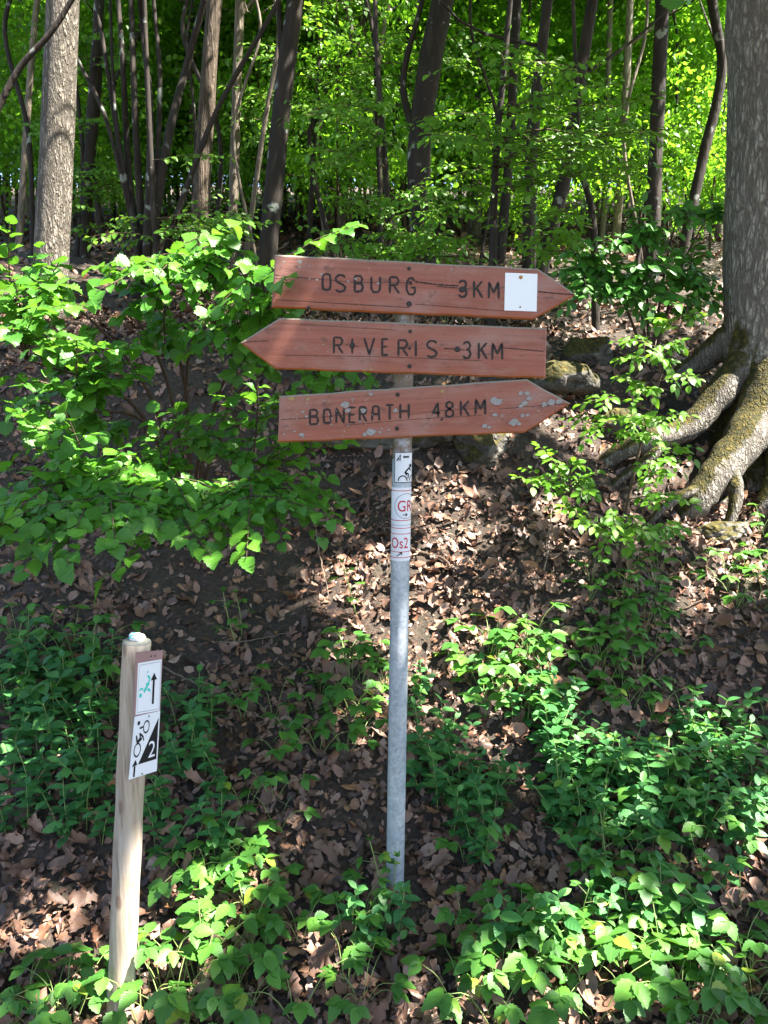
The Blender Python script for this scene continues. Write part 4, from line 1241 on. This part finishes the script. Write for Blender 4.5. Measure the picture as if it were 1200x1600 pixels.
# ------------------------------------------------------------------ hazel shrub on the left
hb = ground_px(300, 790)
hazel = thing('hazel_shrub', hb, 'large hazel shrub with broad rounded leaves spreading over the bank', 'shrub')
L, stems = [], []
for u, v, y in ((60, 420, 3.2), (180, 440, 3.2), (260, 470, 3.1), (330, 430, 3.0), (420, 500, 3.0), (470, 560, 3.3), (40, 560, 2.9), (120, 640, 2.9), (150, 780, 2.7), (260, 780, 2.8), (390, 760, 2.9)):
    tip = at(u, v, y)
    c = curve([hb - Vector((0, 0, .1)), hb.lerp(tip, .45) + Vector((0, 0, .18)) + jit(.04), tip], 14)
    stems.append(c)
    tube_obj('stem', c, [.013 * (1 - .72 * i / 13) for i in range(14)], M['twig'], hazel, 7, .08)
TIPS = [(15, 345, 2.6), (60, 385, 2.7), (95, 405, 2.65), (150, 415, 2.7), (190, 410, 2.8), (250, 425, 2.6), (330, 362, 2.6), (345, 390, 2.65), (385, 410, 2.55), (450, 441, 2.28), (425, 468, 2.45), (300, 445, 2.6), (150, 455, 2.5), (60, 475, 2.4), (20, 520, 2.4), (120, 525, 2.5), (230, 480, 2.6), (380, 480, 2.6), (350, 520, 2.8), (20, 430, 2.5), (210, 540, 2.7), (280, 560, 2.9),
        (30, 600, 2.5), (100, 640, 2.5), (180, 600, 2.7), (60, 690, 2.5), (450, 560, 3.0), (500, 600, 3.1), (560, 590, 3.2), (520, 640, 3.2), (430, 625, 3.0), (455, 700, 2.9), (240, 640, 2.8), (340, 600, 3.0), (190, 700, 2.6), (330, 660, 3), (130, 740, 2.5), (400, 560, 2.9), (530, 575, 3.3), (590, 600, 3.3), (20, 640, 2.4), (250, 700, 2.8),
        (20, 800, 2.2), (70, 850, 2.1), (120, 825, 2.1), (35, 895, 2.05), (105, 885, 2.05), (180, 850, 2.1), (250, 830, 2.2), (330, 868, 2.1), (385, 872, 2.1), (300, 800, 2.3), (400, 790, 2.35), (465, 800, 2.4), (440, 850, 2.3), (160, 780, 2.3), (505, 845, 2.5), (220, 800, 2.25), (60, 790, 2.25), (360, 790, 2.4), (0, 850, 2.1), (10, 730, 2.3), (540, 690, 3.1), (480, 520, 3.1)]
TIPS += [(random.uniform(-10, 480), random.uniform(400, 730), random.uniform(2.6, 3.5)) for _ in range(60)]
for u, v, y in TIPS:
    tip = at(u, v, y)
    best = min(((c, k) for c in stems for k in range(5, 14)), key=lambda ck: (ck[0][ck[1]] - tip).length + (0.3 if ck[0][ck[1]].z > tip.z + .2 else 0))
    p0 = best[0][best[1]]
    G = Geo()
    ln = (tip - p0).length
    spray(p0, tip, max(9, int(ln * 26)), .061, L, G, 3 + int(ln > .5), .07, .005, .25 if ln < .6 else .45)
    G.build('branch', [M['twig']], hazel, off=hb, smooth=True)
add_leaves(hazel, 'hazel', L, 300)

# ------------------------------------------------------------------ beech sapling in front of the roots, right
bb = ground_px(965, 905)
beech = thing('beech_sapling', bb, 'bright green beech sapling with tiers of small leaves before the oak roots', 'sapling')
bs = curve([bb - Vector((0, 0, .1)), at(975, 820, 3.62), at(1000, 700, 3.62), at(1035, 580, 3.65), at(1075, 480, 3.7)], 22)
tube_obj('stem', bs, [.011 * (1 - .75 * i / 21) for i in range(22)], M['twig'], beech, 7)
bs2 = curve([bb - Vector((0.02, 0, .1)), at(930, 830, 3.55), at(890, 770, 3.5)], 12)
tube_obj('stem', bs2, [.008 * (1 - .75 * i / 11) for i in range(12)], M['twig'], beech, 6)
L = []
for e, y in (((1023, 497), 3.7), ((1100, 490), 3.6), ((957, 533), 3.6), ((1067, 530), 3.55), ((965, 560), 3.6), ((1035, 560), 3.5), ((1093, 592), 3.5), ((960, 590), 3.55), ((897, 635), 3.5), ((1005, 648), 3.4), ((1082, 648), 3.5), ((837, 692), 3.45), ((880, 665), 3.5), ((990, 683), 3.35), ((895, 720), 3.4), ((1050, 723), 3.4), ((943, 737), 3.4), ((923, 768), 3.35), ((1047, 745), 3.35), ((873, 798), 3.3), ((1090, 790), 3.3), ((900, 820), 3.3), ((1075, 830), 3.3), ((1000, 810), 3.25), ((800, 745), 3.4), ((845, 752), 3.4), ((985, 850), 3.2), ((1040, 860), 3.2), ((1090, 700), 3.6), ((1000, 610), 3.5), ((940, 660), 3.45)):
    tip = at(*e, y)
    c = min(bs[5:] + bs2[6:], key=lambda p: (p - tip).length + abs(p.z - tip.z + .05) * 1.2)
    G = Geo(); ln = (tip - c).length
    spray(c, tip, max(10, int(ln * 38)), .048, L, G, 4, .06, .0032, .08, Vector((0, -.45, 1)))
    G.build('branch', [M['twig']], beech, off=bb, smooth=True)
add_leaves(beech, 'beech', L, 300)

# dark broad-leaved shrub beside the oak
db = Vector((1.75, 5.15, Hf(1.75, 5.15)))
shr = thing('broadleaf_shrub', db, 'dark green broad-leaved shrub growing beside the oak trunk', 'shrub')
L = []
dst = []
for u, v in ((920, 420), (1000, 360), (1060, 330), (1110, 330), (980, 450), (1080, 420)):
    tip = at(u, v, 4.9); c = curve([db - Vector((0, 0, .1)), db.lerp(tip, .5) + Vector((0, 0, .1)), tip], 10)
    dst.append(c); tube_obj('stem', c, [.011 * (1 - .7 * i / 9) for i in range(10)], M['twig'], shr, 6)
for k in range(62):
    u, v = random.uniform(885, 1132), random.uniform(312, 500)
    if u < 1000 and v < 390 - (u - 890) * .4: v += 70
    tip = at(u, v, random.uniform(4.5, 5.0))
    c = min((p for s in dst for p in s[3:]), key=lambda p: (p - tip).length)
    G = Geo(); spray(c, tip, 12, .068, L, G, 3, .05, .004, .15, Vector((0, -.5, 1)))
    G.build('branch', [M['twig']], shr, off=db, smooth=True)
add_leaves(shr, 'dark_shrub', L, 300)

# young beeches with tiered sprays behind the boards
def tier_tree(stem_px, y, regions, n, label, leaf=.062, singles=150, kind='beech'):
    P = trunk_path(stem_px, y, 5.2)
    b = Vector((P[0].x, P[0].y, Hf(P[0].x, P[0].y)))
    t = thing('young_beech', b, label, 'tree')
    C = curve(P, 26)
    tube_obj('trunk', C, [.032 * (1 - .8 * i / 25) for i in range(26)], M['bark_dark'], t, 9, .05)
    L = []
    for k in range(n):
        u0, u1, v0, v1 = random.choice(regions)
        u, v = random.uniform(u0, u1), random.uniform(v0, v1)
        tip = at(u, v, y + random.uniform(-.9, .5))
        c = min(C[3:], key=lambda p: (p - tip).length + abs(p.z - tip.z) * .8)
        dirv = (tip - c); ln = min(dirv.length, random.uniform(.7, 1.1))
        c2 = tip - dirv.normalized() * ln
        G = Geo()
        if dirv.length > ln + .05:
            V, F = tube_arr(curve([c, c.lerp(c2, .5) + Vector((0, 0, .06)), c2], 6), [.008 - .0008 * i for i in range(6)], 5); G.add(V, F)
        spray(c2, tip, int(ln * 20), leaf, L, G, 5, .03, .004, .1, Vector((0, -.55, 1)))
        G.build('branch', [M['twig']], t, off=b, smooth=True)
    add_leaves(t, kind, L, singles)
tier_tree([(610, 410), (605, 300), (590, 100), (585, -20)], 5.9, [(460, 700, 120, 390), (430, 640, 160, 330), (600, 760, 280, 400), (430, 780, 385, 410)], 54, 'young beech with tiered bright foliage behind the top board')
tier_tree([(770, 410), (775, 250), (790, 80), (800, -20)], 5.3, [(700, 1050, 90, 300), (720, 940, 60, 200), (900, 1110, 190, 260), (620, 800, 180, 290)], 46, 'young beech with long horizontal sprays before the dark trunks')
tier_tree([(930, 430), (925, 330), (905, 250), (900, 120)], 5.6, [(830, 1010, 330, 415), (700, 860, 330, 410), (900, 1000, 400, 450)], 20, 'low young beech spreading behind the tip of the top board', .058, 80)
tier_tree([(480, 420), (490, 250), (500, 60), (505, -30)], 8.3, [(430, 640, -20, 200), (560, 800, -20, 120), (300, 480, 60, 260)], 34, 'taller young beech with tiers beyond the forked dark tree', .066, 20)
tier_tree([(120, 420), (130, 250), (110, 60), (105, -30)], 8.6, [(-20, 260, -10, 330), (100, 330, 180, 380)], 32, 'taller young beech with tiers behind the pale fissured trunk', .066, 20)
tier_tree([(250, 430), (240, 330), (230, 120), (225, -20)], 6.3, [(120, 420, 330, 420), (330, 480, 250, 400)], 16, 'thin young beech among the coppiced stems', .06, 60)

# ------------------------------------------------------------------ ground plants
def plant_proto(kind, k):
    t = link({'honeysuckle': 'honeysuckle_seedling', 'bramble': 'bramble_plant', 'upright': 'upright_seedling'}[kind], None, None, (0, 0, 0))
    L = []
    def stem(pts, r, mat='stem_green'):
        c = curve(pts, 7)
        tube_obj('stem', c, [r * (1 - .5 * i / 6) for i in range(7)], M[mat], t, 5)
        return c
    if kind == 'honeysuckle':
        for s in range(2):
            a = random.uniform(0, 6.28); hgt = random.uniform(.13, .22) * (1 if s == 0 else .7)
            lean = Vector((math.cos(a), math.sin(a), 0)) * hgt * random.uniform(.2, .6)
            c = stem([Vector((0, 0, -.03)), lean * .4 + Vector((0, 0, hgt * .55)), lean + Vector((0, 0, hgt))], .0022, 'twig' if s else 'stem_green')
            for j in range(5 if s == 0 else 3):
                f = .35 + .65 * j / (4 if s == 0 else 2); p = c[min(6, int(f * 6))]
                for sg in (0, math.pi):
                    w = a + j * 1.57 + sg + random.uniform(-.3, .3)
                    dd = Vector((math.cos(w), math.sin(w), random.uniform(.0, .4)))
                    if j == 4: dd.z = .7
                    L.append((p, dd, Vector((0, -.15, 1)) + jit(.22), random.uniform(.042, .064) * (.75 if f > .95 else 1)))
        lk = 'honeysuckle'
    elif kind == 'bramble':
        for s in range(4):
            a = s * 1.6 + random.uniform(-.4, .4) + k; hgt = random.uniform(.07, .17); out = random.uniform(.06, .15)
            tip = Vector((math.cos(a) * out, math.sin(a) * out, hgt))
            stem([Vector((0, 0, -.02)), tip * .5 + Vector((0, 0, .03)), tip], .0018)
            sz = random.uniform(.05, .072)
            for da, m in ((0, 1.0), (1.15, .85), (-1.15, .85)):
                w = a + da
                L.append((tip, Vector((math.cos(w), math.sin(w), -.12 + random.uniform(-.15, .15))), Vector((0, -.15, 1)) + jit(.2), sz * m))
        lk = 'bramble'
    else:
        hgt = .26
        c = stem([Vector((0, 0, -.03)), Vector((.02, 0, hgt * .5)), Vector((.03, -.02, hgt))], .0035)
        for j in range(4):
            p = c[2 + j]; a = j * 2.3 + k; tip = p + Vector((math.cos(a), math.sin(a), .3)) * .05
            stem([p, p.lerp(tip, .5), tip], .0013)
            for da, m in ((0, 1.0), (1.1, .8), (-1.1, .8)):
                w = a + da
                L.append((tip, Vector((math.cos(w), math.sin(w), -.05)), Vector((0, -.2, 1)) + jit(.2), (.055 - .005 * j) * m))
        for j in range(4):
            a = j * 1.57
            L.append((c[-1], Vector((math.cos(a), math.sin(a), 1.2)), Vector((0, -.3, 1)) + jit(.2), .028))
        lk = 'bramble'
    for p, d, n_, s in L:
        o = link('leaf', random.choice(LMESH[lk]), t)
        R3 = frames(np.array([tuple(d)]), np.array([tuple(n_)]))[0]
        o.matrix_local = Matrix.Translation(p) @ Matrix(R3.tolist()).to_4x4() @ Matrix.Scale(s, 4)
    return t
PRO = {k: [plant_proto(k, i) for i in range(n)] for k, n in (('honeysuckle', 5), ('bramble', 5), ('upright', 2))}
used = set()
def plant(kind, u, v, sc, label, group, cat):
    p = ground_px(u, v)
    i = random.randrange(len(PRO[kind]))
    if (kind, i) not in used:
        used.add((kind, i)); o = PRO[kind][i]
    else:
        o = copy_tree(PRO[kind][i])
    o.location = p; s = sc * random.uniform(.8, 1.2)
    o.scale = (s, s, s)
    o.rotation_euler = (random.uniform(-.12, .2), random.uniform(-.15, .15), random.uniform(0, 6.28))
    tag(o, label, cat, group)
HS, BR, UPR = 'honeysuckle', 'bramble', 'upright'
PATCH = [
 (HS, (-10, 185, 1040, 1330), 44, 1.15, 'small-leaved honeysuckle in the dense patch behind the wooden post'),
 (BR, (20, 185, 1000, 1130), 12, 1.0, 'bramble with toothed leaves in the shade above the post-side honeysuckle'),
 (HS, (225, 350, 1110, 1370), 20, 1.0, 'honeysuckle seedling in the strip between wooden post and steel pole'),
 (BR, (290, 470, 1350, 1440), 10, .95, 'leafy bramble in the clump between the two posts, partly sunlit'),
 (BR, (350, 570, 1440, 1610), 12, 1.0, 'large-leaved bramble at the path edge between the two posts'),
 (BR, (380, 500, 1100, 1320), 7, .9, 'small bramble on open litter between the posts'),
 (UPR, (330, 400, 985, 1015), 2, 1.0, 'tall seedling with a leafy tip in dark litter below the hazel'),
 (UPR, (540, 560, 950, 970), 1, 1.2, 'upright seedling in sunlit litter close to the stickered pole'),
 (BR, (495, 610, 985, 1190), 13, .95, 'bramble growing against the steel pole on its hazel side'),
 (HS, (640, 700, 1060, 1300), 9, 1.0, 'honeysuckle growing against the steel pole on its oak side'),
 (BR, (700, 860, 1010, 1130), 17, 1.05, 'sunlit bramble in the bright fleck beside the steel pole'),
 (HS, (700, 880, 1130, 1330), 26, 1.0, 'honeysuckle seedling in the mixed patch downhill of the sunny fleck'),
 (BR, (870, 1090, 990, 1130), 14, 1.0, 'bramble seedling on the bank below the beech sapling'),
 (HS, (840, 1200, 1130, 1350), 54, 1.05, 'honeysuckle in the wide carpet on the slope below the oak'),
 (BR, (1000, 1200, 1130, 1350), 12, .95, 'broad-leaved bramble rising out of the wide honeysuckle carpet'),
 (BR, (720, 1130, 1340, 1520), 20, .95, 'bramble in the lower carpet near the path edge'),
 (HS, (740, 1130, 1320, 1500), 16, 1.1, 'honeysuckle mixed into the lower bramble carpet'),
 (BR, (640, 1160, 1530, 1625), 18, 1.05, 'large bramble right at the path edge below the steel pole'),
 (BR, (0, 130, 1520, 1620), 7, 1.0, 'bramble on sunny litter at the foot of the wooden post'),
 (BR, (215, 320, 1530, 1620), 6, 1.05, 'bramble beside the base of the wooden post facing the pole'),
 (BR, (1130, 1200, 800, 960), 8, 1.0, 'bramble growing under the oak root on the bank'),
 (BR, (920, 1080, 870, 1000), 9, .9, 'small bramble at the foot of the beech sapling'),
 (UPR, (600, 630, 1410, 1435), 2, .85, 'seedling with pointed leaves hiding the foot of the steel pole'),
 (HS, (540, 620, 1460, 1540), 4, 1.0, 'little honeysuckle just downhill of the steel pole'),
 (UPR, (680, 1000, 1000, 1500), 6, .9, 'lone upright seedling standing above the ground carpet'),
 (BR, (1140, 1200, 1420, 1600), 5, .95, 'bramble beside the sunlit litter at the path edge'),
 (BR, (620, 900, 470, 520), 5, 1.0, 'bramble on the bank top behind the arrow boards'),
]
for kind, (u0, u1, v0, v1), n, sc, label in PATCH:
    for k in range(int(n * 1.3 + .5) if n > 4 else n):
        for _try in range(12):                                     # they grow in clumps
            u, v = random.uniform(u0, u1), random.uniform(v0, v1)
            g_ = ground_px(u, v)
            if n <= 4 or float(vnoise(np.array([[g_.x * 3.8, g_.y * 3.8, 0]]), 91)[0]) > -.30: break
        else:
            continue
        plant(kind, u, v, sc, label, label, {HS: 'seedling', BR: 'bramble', UPR: 'seedling'}[kind])
for kind, ps in PRO.items():
    for i, o in enumerate(ps):
        if (kind, i) not in used:
            for c in list(o.children): bpy.data.objects.remove(c)
            bpy.data.objects.remove(o)
